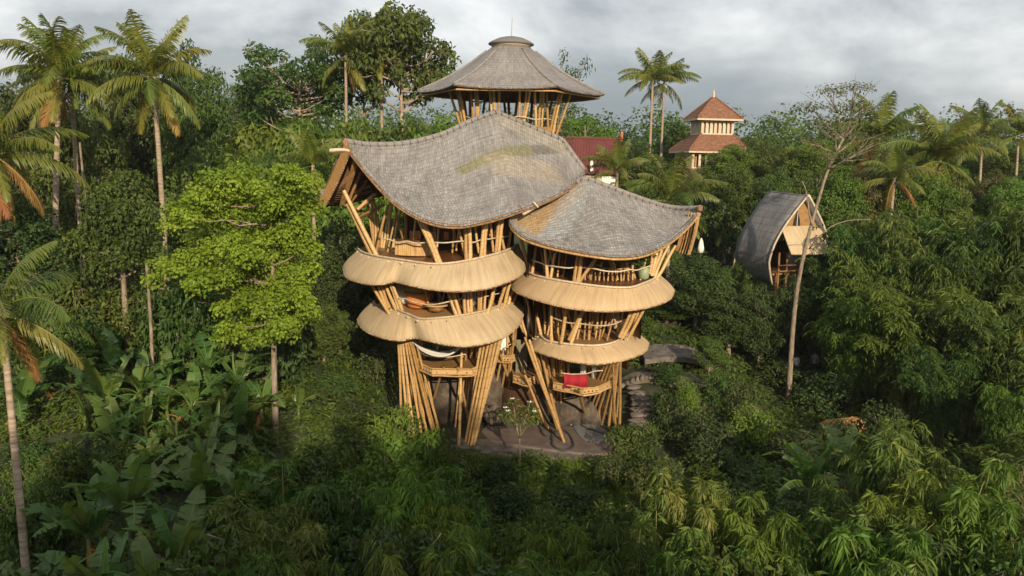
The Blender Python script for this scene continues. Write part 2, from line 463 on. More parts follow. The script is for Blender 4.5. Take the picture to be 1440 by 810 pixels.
def shingleM(name, cols, bw=0.16, bh=0.36, patches=(), streak=0.5, bc=(0.78, 1.1), bs=0.8):
    """thin bamboo shingles laid in courses: u runs along the ridge, v down the slope (metres in the UV map)"""
    mt, t, b = newmat(name)
    tcn = t.nodes.new('ShaderNodeTexCoord')
    br = t.nodes.new('ShaderNodeTexBrick')
    br.inputs['Scale'].default_value = 1.0
    br.inputs['Brick Width'].default_value = bw; br.inputs['Row Height'].default_value = bh
    br.inputs['Mortar Size'].default_value = 0.012; br.inputs['Mortar Smooth'].default_value = 0.3
    br.inputs['Color1'].default_value = (bc[0],) * 3 + (1,); br.inputs['Color2'].default_value = (bc[1],) * 3 + (1,)
    br.inputs['Mortar'].default_value = (bc[0] - (bc[1] - bc[0]) * 0.8,) * 3 + (1,)
    t.links.new(tcn.outputs['UV'], br.inputs['Vector'])
    ms = t.nodes.new('ShaderNodeMapping'); ms.inputs['Scale'].default_value = (4.2, 0.55, 1)
    t.links.new(tcn.outputs['UV'], ms.inputs['Vector'])
    ns = noise(t, ms.outputs[0], 1.0, 6, 0.65)
    nl = noise(t, tcn.outputs['UV'], 0.45, 5, 0.6)
    mxn = t.nodes.new('ShaderNodeMix'); mxn.data_type = 'FLOAT'; mxn.inputs[0].default_value = streak
    t.links.new(nl.outputs['Fac'], mxn.inputs[2]); t.links.new(ns.outputs['Fac'], mxn.inputs[3])
    r_ = ramp(t, cols, [0.3 + 0.4 * i / (len(cols) - 1) for i in range(len(cols))])
    t.links.new(mxn.outputs[0], r_.inputs[0])
    cur = r_.outputs[0]
    sepu = t.nodes.new('ShaderNodeSeparateXYZ')
    t.links.new(tcn.outputs['Object'], sepu.inputs[0])
    for (u0, v0, u1, v1, half, col, amt) in patches:   # weathered patches: a band along a line seen in plan, in metres
        du, dvv = u1 - u0, v1 - v0
        ln = math.hypot(du, dvv)
        def dot(ax, ay, c0):
            m1 = t.nodes.new('ShaderNodeMath'); m1.operation = 'MULTIPLY'; m1.inputs[1].default_value = ax
            m2 = t.nodes.new('ShaderNodeMath'); m2.operation = 'MULTIPLY_ADD'; m2.inputs[1].default_value = ay
            m3 = t.nodes.new('ShaderNodeMath'); m3.operation = 'ADD'; m3.inputs[1].default_value = c0
            t.links.new(sepu.outputs['X'], m1.inputs[0]); t.links.new(sepu.outputs['Y'], m2.inputs[0])
            t.links.new(m1.outputs[0], m2.inputs[2]); t.links.new(m2.outputs[0], m3.inputs[0])
            return m3.outputs[0]
        def win(sock, half_, soft):
            a_ = t.nodes.new('ShaderNodeMath'); a_.operation = 'ABSOLUTE'; t.links.new(sock, a_.inputs[0])
            w_ = t.nodes.new('ShaderNodeMath'); w_.operation = 'MULTIPLY_ADD'; w_.inputs[1].default_value = 0.9; w_.inputs[2].default_value = -0.45
            t.links.new(nl.outputs['Fac'], w_.inputs[0])
            s_ = t.nodes.new('ShaderNodeMath'); s_.operation = 'MULTIPLY_ADD'; s_.inputs[1].default_value = min(soft * 1.5, 1.0)
            t.links.new(w_.outputs[0], s_.inputs[0]); t.links.new(a_.outputs[0], s_.inputs[2])
            g_ = t.nodes.new('ShaderNodeMapRange'); g_.inputs[1].default_value = half_ + soft; g_.inputs[2].default_value = half_ - soft
            g_.interpolation_type = 'SMOOTHSTEP'
            t.links.new(s_.outputs[0], g_.inputs[0]); return g_.outputs[0]
        al = dot(du / ln, dvv / ln, -((u0 + u1) / 2 * du + (v0 + v1) / 2 * dvv) / ln)
        ac = dot(-dvv / ln, du / ln, ((u0 + u1) / 2 * dvv - (v0 + v1) / 2 * du) / ln)
        soft = min(half * 0.5, 0.5)
        mm = t.nodes.new('ShaderNodeMath'); mm.operation = 'MULTIPLY'
        t.links.new(win(al, ln / 2, soft * 1.5), mm.inputs[0]); t.links.new(win(ac, half, soft * 0.5), mm.inputs[1])
        m2 = t.nodes.new('ShaderNodeMath'); m2.operation = 'MULTIPLY'; m2.inputs[1].default_value = amt
        t.links.new(mm.outputs[0], m2.inputs[0])
        mc = t.nodes.new('ShaderNodeMix'); mc.data_type = 'RGBA'; mc.inputs[7].default_value = (*col, 1)
        t.links.new(m2.outputs[0], mc.inputs[0]); t.links.new(cur, mc.inputs[6])
        cur = mc.outputs[2]
    mu = t.nodes.new('ShaderNodeMix'); mu.data_type = 'RGBA'; mu.blend_type = 'MULTIPLY'; mu.inputs[0].default_value = 0.85
    t.links.new(cur, mu.inputs[6]); t.links.new(br.outputs['Color'], mu.inputs[7])
    t.links.new(mu.outputs[2], b.inputs['Base Color'])
    b.inputs['Roughness'].default_value = 0.8
    hh = t.nodes.new('ShaderNodeMath'); hh.operation = 'ADD'
    t.links.new(br.outputs['Fac'], hh.inputs[0]); t.links.new(ns.outputs['Fac'], hh.inputs[1])
    inv = t.nodes.new('ShaderNodeMath'); inv.operation = 'MULTIPLY'; inv.inputs[1].default_value = -1
    t.links.new(hh.outputs[0], inv.inputs[0])
    bump(t, b, inv.outputs[0], bs, 0.07)
    return mt


GREY = [(0.14, 0.13, 0.121), (0.26, 0.245, 0.232), (0.385, 0.366, 0.342)]
M['skirt'] = shingleM('weathered_bamboo_skirt', [(0.31, 0.225, 0.13), (0.46, 0.35, 0.21), (0.55, 0.45, 0.31)], 0.16, 1.6, streak=0.6, bc=(0.955, 1.035), bs=0.2)
M['skirt_tan'] = shingleM('tan_bamboo_skirt', [(0.34, 0.23, 0.12), (0.48, 0.34, 0.19), (0.56, 0.43, 0.26)], 0.16, 1.6, streak=0.6, bc=(0.955, 1.035), bs=0.2)
M['slate'] = shingleM('blue_grey_shingle', [(0.11, 0.11, 0.115), (0.17, 0.168, 0.168), (0.25, 0.235, 0.22)], 0.35, 0.5)

def project(P):
    d = Vector(P) - CAM
    z = d.dot(_f)
    return 720 + F_PX * d.dot(_r) / z, 405 - F_PX * d.dot(_u) / z


# ------------------------------------------------------------------ the ground: one sheet to the horizon
def make_ground():
    ys = np.concatenate([np.linspace(-300, -60, 13), np.linspace(-56, 18, 38), np.arange(19, 80, 0.75), np.linspace(82, 160, 27), np.geomspace(170, 6000, 26)])
    s = np.linspace(-1, 1, 141)
    xs = np.sign(s) * (np.abs(s) * 60 + np.abs(s) ** 6 * 5000)
    X, Y = np.meshgrid(xs, ys)
    rng = np.random.default_rng(3)
    Z = hgt(X, Y) + (rng.random(X.shape) - 0.5) * 0.25 * ((np.abs(X) > 9) | (Y < 36) | (Y > 56))
    nx = len(xs)
    i = np.arange((len(ys) - 1) * nx).reshape(len(ys) - 1, nx)[:, :-1].reshape(-1)
    F = np.stack([i, i + 1, i + nx + 1, i + nx], 1)
    o = obj('ground', mesh('ground', np.stack([X, Y, Z], 2), F, M['ground'], smooth=True))
    tag(o, None, kind='structure')


make_ground()

# ------------------------------------------------------------------ bamboo poles (shared unit meshes)
def unit_pole(bend, seed):
    rr = random.Random(seed)
    pts = []; rad = []
    n = 9
    for k in range(n):
        t = k / (n - 1)
        pts.append((math.sin(t * math.pi) * bend, math.sin(t * 2.2 * math.pi) * bend * 0.5, t))
        rad.append(1.08 - 0.2 * t + (0.05 if k % 2 else -0.02) + rr.uniform(-.02, .02))
    V = [(p[0] + r_ * math.cos(2 * math.pi * q / 8), p[1] + r_ * math.sin(2 * math.pi * q / 8), p[2]) for p, r_ in zip(pts, rad) for q in range(8)]
    F = [(j * 8 + q, j * 8 + (q + 1) % 8, (j + 1) * 8 + (q + 1) % 8, (j + 1) * 8 + q) for j in range(n - 1) for q in range(8)]
    return V, F + [tuple(range(8))[::-1], tuple(range((n - 1) * 8, n * 8))]


POLES = {}
for mk_ in ('bamboo', 'bamboo_dark', 'bamboo_pale'):
    POLES[mk_] = []
    for s_, bd in enumerate((0.0, 0.35, -0.45, 0.7)):
        V_, F_ = unit_pole(bd, s_)
        POLES[mk_].append(mesh('bamboo_pole_mesh', [tuple(v) for v in V_], [F_], M[mk_], smooth=True))
_prng = random.Random(5)


def pole(parent, A, B, r=0.085, mat='bamboo', name='bamboo_pole'):
    A = Vector(A); B = Vector(B)
    o = obj(name, _prng.choice(POLES[mat]), parent)
    d = B - A
    q = d.to_track_quat('Z', 'Y')
    o.matrix_basis = Matrix.LocRotScale(A, q @ Quaternion((0, 0, 1), _prng.uniform(0, 6.28)), Vector((r, r, d.length)))
    return o


def ext(A, B, a=0.0, b=0.0):
    d = (B - A).normalized()
    return A - d * a, B + d * b


from mathutils.bvhtree import BVHTree
CLIP = []


def clip_top(A, B, skip=0.7):
    """end a pole where it first meets a roof or skirt"""
    d = B - A
    ln = d.length
    d.normalize()
    best = ln
    for t in CLIP:
        h = t.ray_cast(A + d * skip, d, ln - skip)
        if h[0] is not None: best = min(best, skip + h[3] + 0.03)
    return A + d * best


def clipper(o):
    CLIP.append(BVHTree.FromPolygons([v.co[:] for v in o.data.vertices], [p.vertices[:] for p in o.data.polygons]))


# ------------------------------------------------------------------ the bamboo house
house = empty('bamboo_house', (0, 0, 0))
tag(house, 'tall golden bamboo house with two towers of stacked skirts and sweeping grey shingle roofs', 'house')


def roof_sheet(name, top, bot, mats, nu=72, nv=22, sag=0.5, thick=0.16, lift=0.0, crease=None):
    """loft between two edge curves with a hanging sag; upper face material 0, underside 1"""
    if crease:        # ridge with true corners at the points named
        cuts = [0] + list(crease) + [len(top) - 1]
        P_ = [Vector(q) for q in top]
        segs = [spline(P_[a:b + 1], 60) if b - a > 1 else [P_[a].lerp(P_[b], k / 59) for k in range(60)] for a, b in zip(cuts[:-1], cuts[1:])]
        dense = [q for sg in segs for q in sg[:-1]] + [segs[-1][-1]]
        acc = [0.0]
        for i in range(1, len(dense)): acc.append(acc[-1] + (dense[i] - dense[i - 1]).length)
        T = []
        for k in range(nu):
            sx = acc[-1] * k / (nu - 1)
            j = min(max(int(np.searchsorted(acc, sx)), 1), len(acc) - 1)
            T.append(dense[j - 1].lerp(dense[j], (sx - acc[j - 1]) / max(acc[j] - acc[j - 1], 1e-9)))
    else:
        T = spline(top, nu)
    B = spline(bot, nu)
    V = []; UV = []
    ul = 0.0
    rows = nv
    rr = random.Random(int(abs(T[0].x) * 100))
    nvv = 2 * rows
    for i in range(nu):
        if i: ul += ((T[i] - T[i - 1]).length + (B[i] - B[i - 1]).length) / 2
        ln = (B[i] - T[i]).length
        def surf(t):
            q = T[i].lerp(B[i], min(max(t, 0), 1))
            return q + Vector((0, 0, -math.sin(math.pi * t) * sag * min(1, ln / 5.0)))
        for r_ in range(rows):            # courses of shingles: each lifts a little above the one below it
            V.append(surf(r_ / rows)); UV.append((ul, r_ / rows * ln))
            t = (r_ + 1) / rows + (rr.uniform(-0.006, 0.004) if r_ < rows - 1 else 0)
            V.append(surf(t) + Vector((0, 0, (0.02 + rr.random() * 0.026) * min(1, ln / 2)))); UV.append((ul, t * ln))
    n = nu * nvv
    V2 = [v + Vector((0, 0, -thick)) for v in V]
    F = []; mi = []
    for i in range(nu - 1):
        for j in range(nvv - 1):
            a = i * nvv + j
            F.append((a, a + nvv, a + nvv + 1, a + 1)); mi.append(0)
            F.append((n + a, n + a + 1, n + a + nvv + 1, n + a + nvv)); mi.append(1)
    def rim(seq):
        for a, b_ in zip(seq[:-1], seq[1:]):
            F.append((a, b_, n + b_, n + a)); mi.append(1)
    rim([i * nvv for i in range(nu)]); rim([i * nvv + nvv - 1 for i in range(nu)])
    rim(list(range(nvv))); rim([(nu - 1) * nvv + j for j in range(nvv)])
    mlist = mats(V, UV) if callable(mats) else mats
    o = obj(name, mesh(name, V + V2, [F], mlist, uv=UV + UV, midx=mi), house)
    clipper(o)
    return o, T, B


def uv_at(V, UV, px, py):
    best = None
    for v, w in zip(V, UV):
        x, y = project(v)
        d = (x - px) ** 2 + (y - py) ** 2
        if best is None or d < best[0]: best = (d, (v.x, v.y))
    return best[1]


def P3(lst): return [at(*p) for p in lst]


# ---- main roof over the big tower
main_ridge = P3([(484, 199, 44.0), (520, 204, 45), (570, 202, 46.2), (620, 190, 47.5), (662, 171, 49), (697, 158, 50.3), (745, 178, 51), (791, 197, 51.6), (822, 240, 51.2)])
main_eave = P3([(486, 203, 43.7), (500, 222, 42.9), (528, 256, 41.7), (560, 287, 40.9), (600, 309, 40.2), (640, 316, 40.1), (680, 310, 40.8), (715, 300, 42), (760, 284, 44.6), (790, 270, 47.2), (808, 257, 49.2), (822, 243, 51)])


def main_mats(V, UV):
    a = uv_at(V, UV, 645, 240); b_ = uv_at(V, UV, 748, 208); c = uv_at(V, UV, 800, 203)
    w0 = uv_at(V, UV, 690, 235); w1 = uv_at(V, UV, 790, 250)
    z0 = uv_at(V, UV, 700, 165); z1 = uv_at(V, UV, 800, 205)
    return [shingleM('grey_bamboo_shingle', GREY, 0.16, 0.34, patches=[
        (*a, *b_, 0.30, (0.20, 0.19, 0.075), 0.75), (*b_, *c, 0.25, (0.12, 0.115, 0.085), 0.7),
        (*w0, *w1, 0.8, (0.40, 0.33, 0.24), 0.55), (*z0, *z1, 0.5, (0.36, 0.33, 0.27), 0.6)]), M['underside']]


main_roof, mr_T, mr_B = roof_sheet('roof', main_ridge, main_eave, main_mats, sag=0.5, crease=(5, 7))
tag(main_roof, 'grey shingle roof with a mossy green streak sweeping down from the high ridge')
back_eave = P3([(482, 201, 44.1), (470, 232, 44.7), (458, 262, 45.4), (446, 290, 46.2)]) + [Vector((-6, 55, 15.0)), Vector((0, 58, 14.8)), Vector((4.5, 56, 15.2)), at(823, 242, 51.4)]
br_, brT, brB = roof_sheet('roof', [p + Vector((0, 0.05, 0)) for p in main_ridge], back_eave, [shingleM('grey_bamboo_shingle_back', GREY), M['underside']], sag=0.4, crease=(5, 7))

# ---- lower roof over the small tower
low_ridge = P3([(716, 304, 43.4), (738, 300, 45), (772, 285, 47), (803, 262, 49.4), (822, 252, 49.6), (850, 261, 49.4), (890, 276, 49), (930, 289.5, 48.3), (960, 294, 47.5), (986, 293, 46.4)])
low_eave = P3([(716, 305, 43.2), (720, 318, 42.3), (740, 334, 41.4), (780, 346.5, 40.5), (830, 356, 40.0), (870, 360, 40.1), (905, 356, 40.9), (935, 343, 42.3), (962, 322, 44.4), (985, 297, 46.2)])


def low_mats(V, UV):
    a = uv_at(V, UV, 730, 318); b_ = uv_at(V, UV, 800, 258)
    c = uv_at(V, UV, 815, 262); d = uv_at(V, UV, 770, 335)
    return [shingleM('grey_bamboo_shingle_low', GREY, 0.16, 0.34, patches=[
        (*a, *b_, 1.0, (0.42, 0.28, 0.13), 0.85), (*c, *d, 0.7, (0.36, 0.37, 0.37), 0.6)]), M['underside']]


low_roof, lr_T, lr_B = roof_sheet('roof', low_ridge, low_eave, low_mats, sag=0.45)
tag(low_roof, 'lower grey roof with unweathered golden shingles beside the main roof')
low_back = P3([(717, 302, 43.8), (760, 280, 50)]) + [Vector((5.5, 54, 13.2)), Vector((9, 54.5, 12.8))] + P3([(965, 352, 50.5), (974, 330, 48.6), (982, 310, 47.2), (986, 296, 46.5)])
roof_sheet('roof', [p + Vector((0, 0.05, 0)) for p in low_ridge], low_back, [shingleM('grey_bamboo_shingle_lowback', GREY), M['underside']], sag=0.3)

def fringe(parent, B, T, mat, step=0.10, ln=(0.03, 0.16), seed=1):
    """ragged shingle tips that hang past an eave"""
    rr = random.Random(seed)
    V = []; F = []
    for a, b_, ta in zip(B[:-1], B[1:], T):
        d = b_ - a
        L_ = d.length
        if L_ < 1e-6: continue
        o_ = (a - ta); o_ = o_.normalized() if o_.length > 0.2 else Vector((0, -1, -0.3))
        k = max(1, int(L_ / step))
        for q in range(k):
            e_ = rr.uniform(*ln)
            p0 = a + d * (q / k) + Vector((0, 0, rr.uniform(0.0, 0.03))); p1 = a + d * ((q + rr.uniform(0.75, 1.0)) / k) + Vector((0, 0, 0.01))
            i = len(V)
            back = o_ * -0.25 + Vector((0, 0, 0.02))
            V += [p0 + back, p1 + back, p1 + o_ * e_ + Vector((0, 0, -0.03)), p0 + o_ * e_ * rr.uniform(0.7, 1.0) + Vector((0, 0, -0.03))]
            F.append((i, i + 1, i + 2, i + 3))
    o = obj('shingle_fringe', mesh('shingle_fringe', V, [F], mat, uv=[(v.x, v.z) for v in V]), parent)
    o['kind'] = 'stuff'
    return o


fringe(main_roof, mr_B, mr_T, main_roof.data.materials[0], seed=1)
fringe(low_roof, lr_B, lr_T, low_roof.data.materials[0], seed=2)
# eave poles, ridge caps, bargeboards
for nm, crv, rr, mat in (('eave_pole', [p + Vector((0, -0.02, -0.17)) for p in mr_B], 0.05, 'bamboo_dark'), ('eave_pole', [p + Vector((0, -0.02, -0.17)) for p in lr_B], 0.06, 'bamboo')):
    MB().tube(crv, rr, 7).build(nm, M[mat], house, True)
M['ridge'] = plain('ridge_cap_bamboo', [(0.16, 0.145, 0.135), (0.27, 0.25, 0.235)], 5, 0.8, bstr=0.4)
for crv in (mr_T, lr_T[28:]):
    cap = MB()
    cap.tube([p + Vector((0, 0.02, 0.03)) for p in crv], 0.16, 8)
    rc = cap.build('ridge_cap', M['ridge'], house, True)
    for k in range(2, len(crv) - 2, 2):      # saddle straps over the ridge
        d = (crv[k + 1] - crv[k - 1]).normalized()
        side = d.cross(Vector((0, 0, 1))).normalized()
        pts = [crv[k] + side * (0.30 * math.sin(a)) + Vector((0, 0, 0.03 + 0.22 * math.cos(a) - 0.08)) for a in (-1.4, -0.8, 0, 0.8, 1.4)]
        MB().tube(pts, 0.035, 5).build('ridge_strap', M['ridge'], rc, True)


def board(path, width_dir, w, th, name, mat, parent, notch=False):
    """a curved bargeboard: ribbon of width w along width_dir with thickness"""
    P_ = spline(path, 26)
    mb = MB()
    V = []; F = []
    wd = Vector(width_dir).normalized()
    for i, p in enumerate(P_):
        t = (P_[min(i + 1, 25)] - P_[max(i - 1, 0)]).normalized()
        nrm = t.cross(wd).normalized() * th
        V += [p, p + wd * w, p + wd * w + nrm, p + nrm]
    for i in range(25):
        for k in range(4):
            k2 = (k + 1) % 4
            F.append((i * 4 + k, i * 4 + k2, (i + 1) * 4 + k2, (i + 1) * 4 + k))
    F += [(0, 3, 2, 1), tuple(25 * 4 + k for k in range(4))]
    mb.add(V, F)
    o = mb.build(name, M[mat], parent)
    if notch:
        for i in range(2, 24, 1):
            q = P_[i] + wd * (w * 0.93)
            MB().box(q + Vector((0, -0.06, 0)), (0.10, 0.08, 0.10)).build('peg', M['bamboo_dark'], o)
    return o


bp = P3([(484, 204, 43.5), (475, 228, 43.9), (463, 256, 44.4), (446, 289, 45.0)])
board(bp, at(486, 205, 43.6) - at(470, 200, 43.9), 0.55, 0.06, 'bargeboard', 'deckwood', house, True)
for k in range(5):
    board([q + Vector((0.10 * k + 0.02, 0.35 + 0.3 * k, 0.02)) for q in bp], (1, 0, 0.1), 0.10, 0.05, 'gable_slat', 'bamboo', house)
bp2 = P3([(497, 224, 43.6), (490, 250, 44.4), (482, 272, 45.2), (478, 287, 45.8)])
board(bp2, (1, -0.2, 0.1), 0.32, 0.12, 'bargeboard', 'bamboo_dark', house)
pole(house, at(464, 212, 43.6), at(493, 212, 43.4), 0.10, 'bamboo_pale', 'ridge_beam')
pole(house, at(485, 199, 43.7), at(487, 206, 43.5), 0.16, 'bamboo_dark', 'ridge_end')
pole(house, at(983, 290, 46.2), at(986, 297, 46.0), 0.14, 'bamboo_dark', 'ridge_end')
bp3 = P3([(985, 300, 45.9), (981, 322, 46.3), (976, 342, 46.8), (971, 358, 47.2)])
board(bp3, (-1, -0.3, 0), 0.22, 0.06, 'bargeboard', 'weave', house, True)
for k in range(3):
    board([q + Vector((-0.26 - 0.12 * k, 0.1 + 0.2 * k, 0)) for q in bp3], (-1, 0, 0), 0.08, 0.05, 'gable_slat', 'bamboo', house)
board(P3([(962, 325, 44.6), (957, 345, 44.8), (954, 353, 45)]), (-1, -0.2, 0), 0.2, 0.1, 'bargeboard', 'bamboo_dark', house)
MB().lathe([(0.03, 0), (0.16, 0.06), (0.20, 0.3), (0.12, 0.7), (0.03, 0.9)], at(985, 356, 47.5), 10).build('hanging_lantern', M['cloth'], house, True)

# rafters seen in the open gables
for a, b_ in [((492, 280, 45.5), (507, 243, 45.0)), ((494, 283, 46.5), (516, 253, 45.8)), ((480, 277, 46.5), (520, 262, 46)), ((478, 280, 46.8), (523, 268, 46.6)),
              ((476, 268, 47), (505, 244, 45.6)), ((482, 258, 46.8), (508, 236, 45.4)), ((500, 300, 45), (526, 278, 44.5)), ((505, 305, 46), (540, 288, 45))]:
    pole(house, at(*a), at(*b_), 0.085, 'bamboo_dark', 'rafter')
for k in range(9):
    u = 0.06 + 0.1 * k
    i = int(u * 71)
    pole(house, mr_B[i].lerp(mr_T[i], 0.03) + Vector((0, 0.1, -0.36)), mr_B[i].lerp(mr_T[i], 0.75) + Vector((0, 0.1, -0.95)), 0.07, 'bamboo_dark', 'rafter')
    pole(house, lr_B[i].lerp(lr_T[i], 0.03) + Vector((0, 0.1, -0.36)), lr_B[i].lerp(lr_T[i], 0.75) + Vector((0, 0.1, -0.85)), 0.07, 'bamboo_dark', 'rafter')
# gutter between the two roofs
pole(house, at(735, 302, 43), at(790, 271, 47.3), 0.07, 'bamboo_pale', 'gutter_pole')
pole(house, at(746, 294, 43.6), at(782, 277, 46.3), 0.05, 'bamboo_dark', 'gutter_pole')
pole(house, at(750, 284, 43.8), at(757, 292, 43.7), 0.04, 'bamboo_pale', 'gutter_pole')
pole(house, at(738, 297, 43), at(729, 287, 42.9), 0.03, 'bamboo_dark', 'gutter_pole')


# ---- skirts and decks
def close_back(front, depth):
    """front: points left to right; returns closed ring with a semicircular back"""
    a, b_ = front[-1], front[0]
    out_ = []
    n = 14
    c = (a + b_) / 2
    hx = (a - b_) / 2
    for k in range(1, n):
        th = math.pi * k / n
        p = c + hx * math.cos(th) + Vector((0, depth * math.sin(th), 0))
        out_.append(p)
    return out_


def skirt(inner, outer, depth, mat, label=None, n=90):
    I = spline(P3(inner), n); O = spline(P3(outer), n)
    I = I + close_back(I, depth); O = O + close_back(O, depth + 0.8)
    cnt = len(I)
    nv = 9
    V = []; UV = []; F = []; mi = []
    rng = random.Random(hash(len(inner)) + int(inner[0][0]))
    ul = 0
    for i in range(cnt):
        if i: ul += (O[i] - O[i - 1]).length
        dr = (O[i] - I[i])
        jit = rng.uniform(-0.014, 0.014)
        ln = dr.length
        for j in range(nv):
            t = j / (nv - 1)
            p = I[i] + dr * (t + (jit * 0.6 if j == nv - 1 else 0))
            p = p + Vector((0, 0, (math.sin(math.pi * t ** 1.9) * 0.09) * ln / 1.5 + jit * 0.25))
            V.append(p); UV.append((ul, t * ln))
    N0 = len(V)
    V2 = [v + Vector((0, 0.04, -0.06)) for v in V]
    for i in range(cnt):
        i2 = (i + 1) % cnt
        for j in range(nv - 1):
            a, b2 = i * nv + j, i2 * nv + j
            F.append((a, a + 1, b2 + 1, b2)); mi.append(0)
            F.append((N0 + a, N0 + b2, N0 + b2 + 1, N0 + a + 1)); mi.append(1)
        F.append((i * nv + nv - 1, N0 + i * nv + nv - 1, N0 + i2 * nv + nv - 1, i2 * nv + nv - 1)); mi.append(1)
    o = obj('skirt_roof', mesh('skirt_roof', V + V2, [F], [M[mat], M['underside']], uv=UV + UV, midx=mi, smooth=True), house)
    if label: o['label'] = label
    clipper(o)
    fringe(o, O[:n], I[:n], M[mat], 0.09, (0.01, 0.06), int(inner[0][0]))
    # a lath along the drip edge
    MB().tube([O[i] + Vector((0, 0, -0.07)) for i in range(n)], 0.022, 6).build('edge_lath', M['bamboo_dark'], o, True)
    return I, O


def deck(I, z_off, mat, n=90, thick=0.28, beam='bamboo'):
    poly = [p for p in I[::3]]
    z = sum(p.z for p in I[:n]) / n
    V = [Vector((p.x, p.y, p.z + z_off)) for p in poly]
    m_ = len(V)
    V2 = [v - Vector((0, 0, thick)) for v in V]
    c = sum(V, Vector()) / m_
    c2 = c - Vector((0, 0, thick))
    Vs = V + V2 + [c, c2]
    F = []; mi = []
    for i in range(m_):
        j = (i + 1) % m_
        F.append((i, j, 2 * m_)); mi.append(0)
        F.append((m_ + j, m_ + i, 2 * m_ + 1)); mi.append(1)
        F.append((i, m_ + i, m_ + j, j)); mi.append(2)
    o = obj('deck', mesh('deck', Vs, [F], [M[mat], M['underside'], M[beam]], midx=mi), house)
    MB().tube([Vector((p.x, p.y - 0.02, p.z + z_off + 0.06)) for p in I[:n:2]], 0.06, 7).build('edge_beam', M['bamboo_pale'] if beam == 'bamboo' else M['bamboo'], o, True)
    for k in range(2, n - 2, 6):          # joist ends that peep out under the edge
        p = I[k]
        d = Vector((p.x - c.x, p.y - c.y, 0)).normalized()
        pole(o, Vector((p.x, p.y, p.z + z_off - 0.12)) - d * 0.4, Vector((p.x, p.y, p.z + z_off - 0.12)) + d * 0.14, 0.06, 'bamboo_pale', 'joist')
    return o, c


SL3i = [(503, 351, 45), (512, 357, 43.9), (534, 362.5, 42.6), (560, 366.5, 41.8), (590, 371, 41.2), (616, 373, 41), (650, 369.5, 41.2), (690, 360.5, 42.2), (715, 352.5, 43.4), (730, 345, 44.8)]
SL3o = [(482, 374, 45), (486, 388, 43.5), (500, 395, 42.3), (520, 399, 41.4), (540, 398.5, 41.2), (555, 395.5, 41.5), (575, 400, 40.5), (605, 406, 39.9), (640, 409, 39.6), (680, 406, 40), (710, 397.5, 41), (732, 387, 42.4), (742, 375, 44.2)]
SL2i = [(532, 416, 45.5), (545, 428, 43.8), (561, 438, 42.6), (576, 444, 41.9), (592, 450, 41.3), (615, 449, 41.2), (640, 446.5, 41.3), (680, 439, 42.1), (705, 430, 43.2), (722, 422, 44.6)]
SL2o = [(502, 448, 45), (508, 460, 43.7), (522, 469, 42.5), (545, 476, 41.6), (565, 478, 41.3), (582, 474.5, 41.5), (600, 478, 40.7), (630, 484.5, 40.2), (660, 486, 40.2), (690, 480.5, 40.8), (715, 470, 42), (733, 452, 43.6), (737, 432, 45)]
SR3i = [(735, 380, 44.7), (750, 388, 43.3), (775, 394, 42.2), (810, 400, 41.5), (850, 405, 41.2), (885, 406, 41.3), (905, 400, 42.2), (922, 392, 43.8), (926, 384, 45)]
SR3o = [(717, 394, 44.8), (723, 408, 43.1), (745, 418, 41.8), (775, 427, 40.8), (810, 434, 40.2), (850, 437, 40), (890, 435, 40.3), (920, 429.5, 41.3), (942, 420, 43), (949, 408, 44.8)]
SR2i = [(757, 470, 44), (768, 480, 42.9), (790, 484.5, 42.2), (815, 487, 41.8), (840, 487.5, 41.6), (860, 484, 42), (878, 476, 43.1), (888, 467, 44.5)]
SR2o = [(743, 486, 44), (749, 491, 43), (770, 499, 41.9), (800, 507, 41.1), (835, 511.5, 40.8), (865, 508.5, 41.1), (890, 502, 42), (908, 493.5, 43.6), (913, 482, 45)]
I_L3, _ = skirt(SL3i, SL3o, 4.0, 'skirt', 'weathered bamboo skirt with a notch, below the top floor of the big tower')
I_L2, _ = skirt(SL2i, SL2o, 4.0, 'skirt', 'tan bamboo skirt below the middle floor of the big tower')
I_R3, _ = skirt(SR3i, SR3o, 4.0, 'skirt_tan', 'wide tan bamboo skirt below the top floor of the small tower')
I_R2, _ = skirt(SR2i, SR2o, 3.5, 'skirt_tan', 'small tan bamboo skirt below the middle floor of the small tower')
D_L3, c_L3 = deck(I_L3, 0.02, 'floor')
D_L2, c_L2 = deck(I_L2, 0.02, 'deckwood')
D_R3, c_R3 = deck(I_R3, 0.02, 'floor')
D_R2, c_R2 = deck(I_R2, 0.02, 'deckwood')


# ---- depth of the pole rows (left tower, right tower)
def dep(tab, x):
    return float(np.interp(x, [t[0] for t in tab], [t[1] for t in tab]))


TL = [(490, 44.8), (520, 43.6), (545, 42.5), (580, 41.8), (620, 41.4), (660, 41.6), (690, 42.4), (720, 44.2)]
TR = [(735, 44.6), (755, 43.3), (790, 42.0), (840, 41.5), (885, 41.6), (910, 42.8), (930, 44.4)]


def poles(lst, tab, inb=0.15, outt=0.1, r=0.085, mat='bamboo', ea=0.0, eb=0.5):
    for (x0, y0, x1, y1) in lst:
        d = dep(tab, x0)
        A = at(x0, y0, d + inb); B = at(x1, y1, d + outt)
        A, B = ext(A, B, ea, eb)
        pole(house, A, clip_top(A, B, 0.7 + ea), r * _prng.uniform(0.9, 1.1), mat)


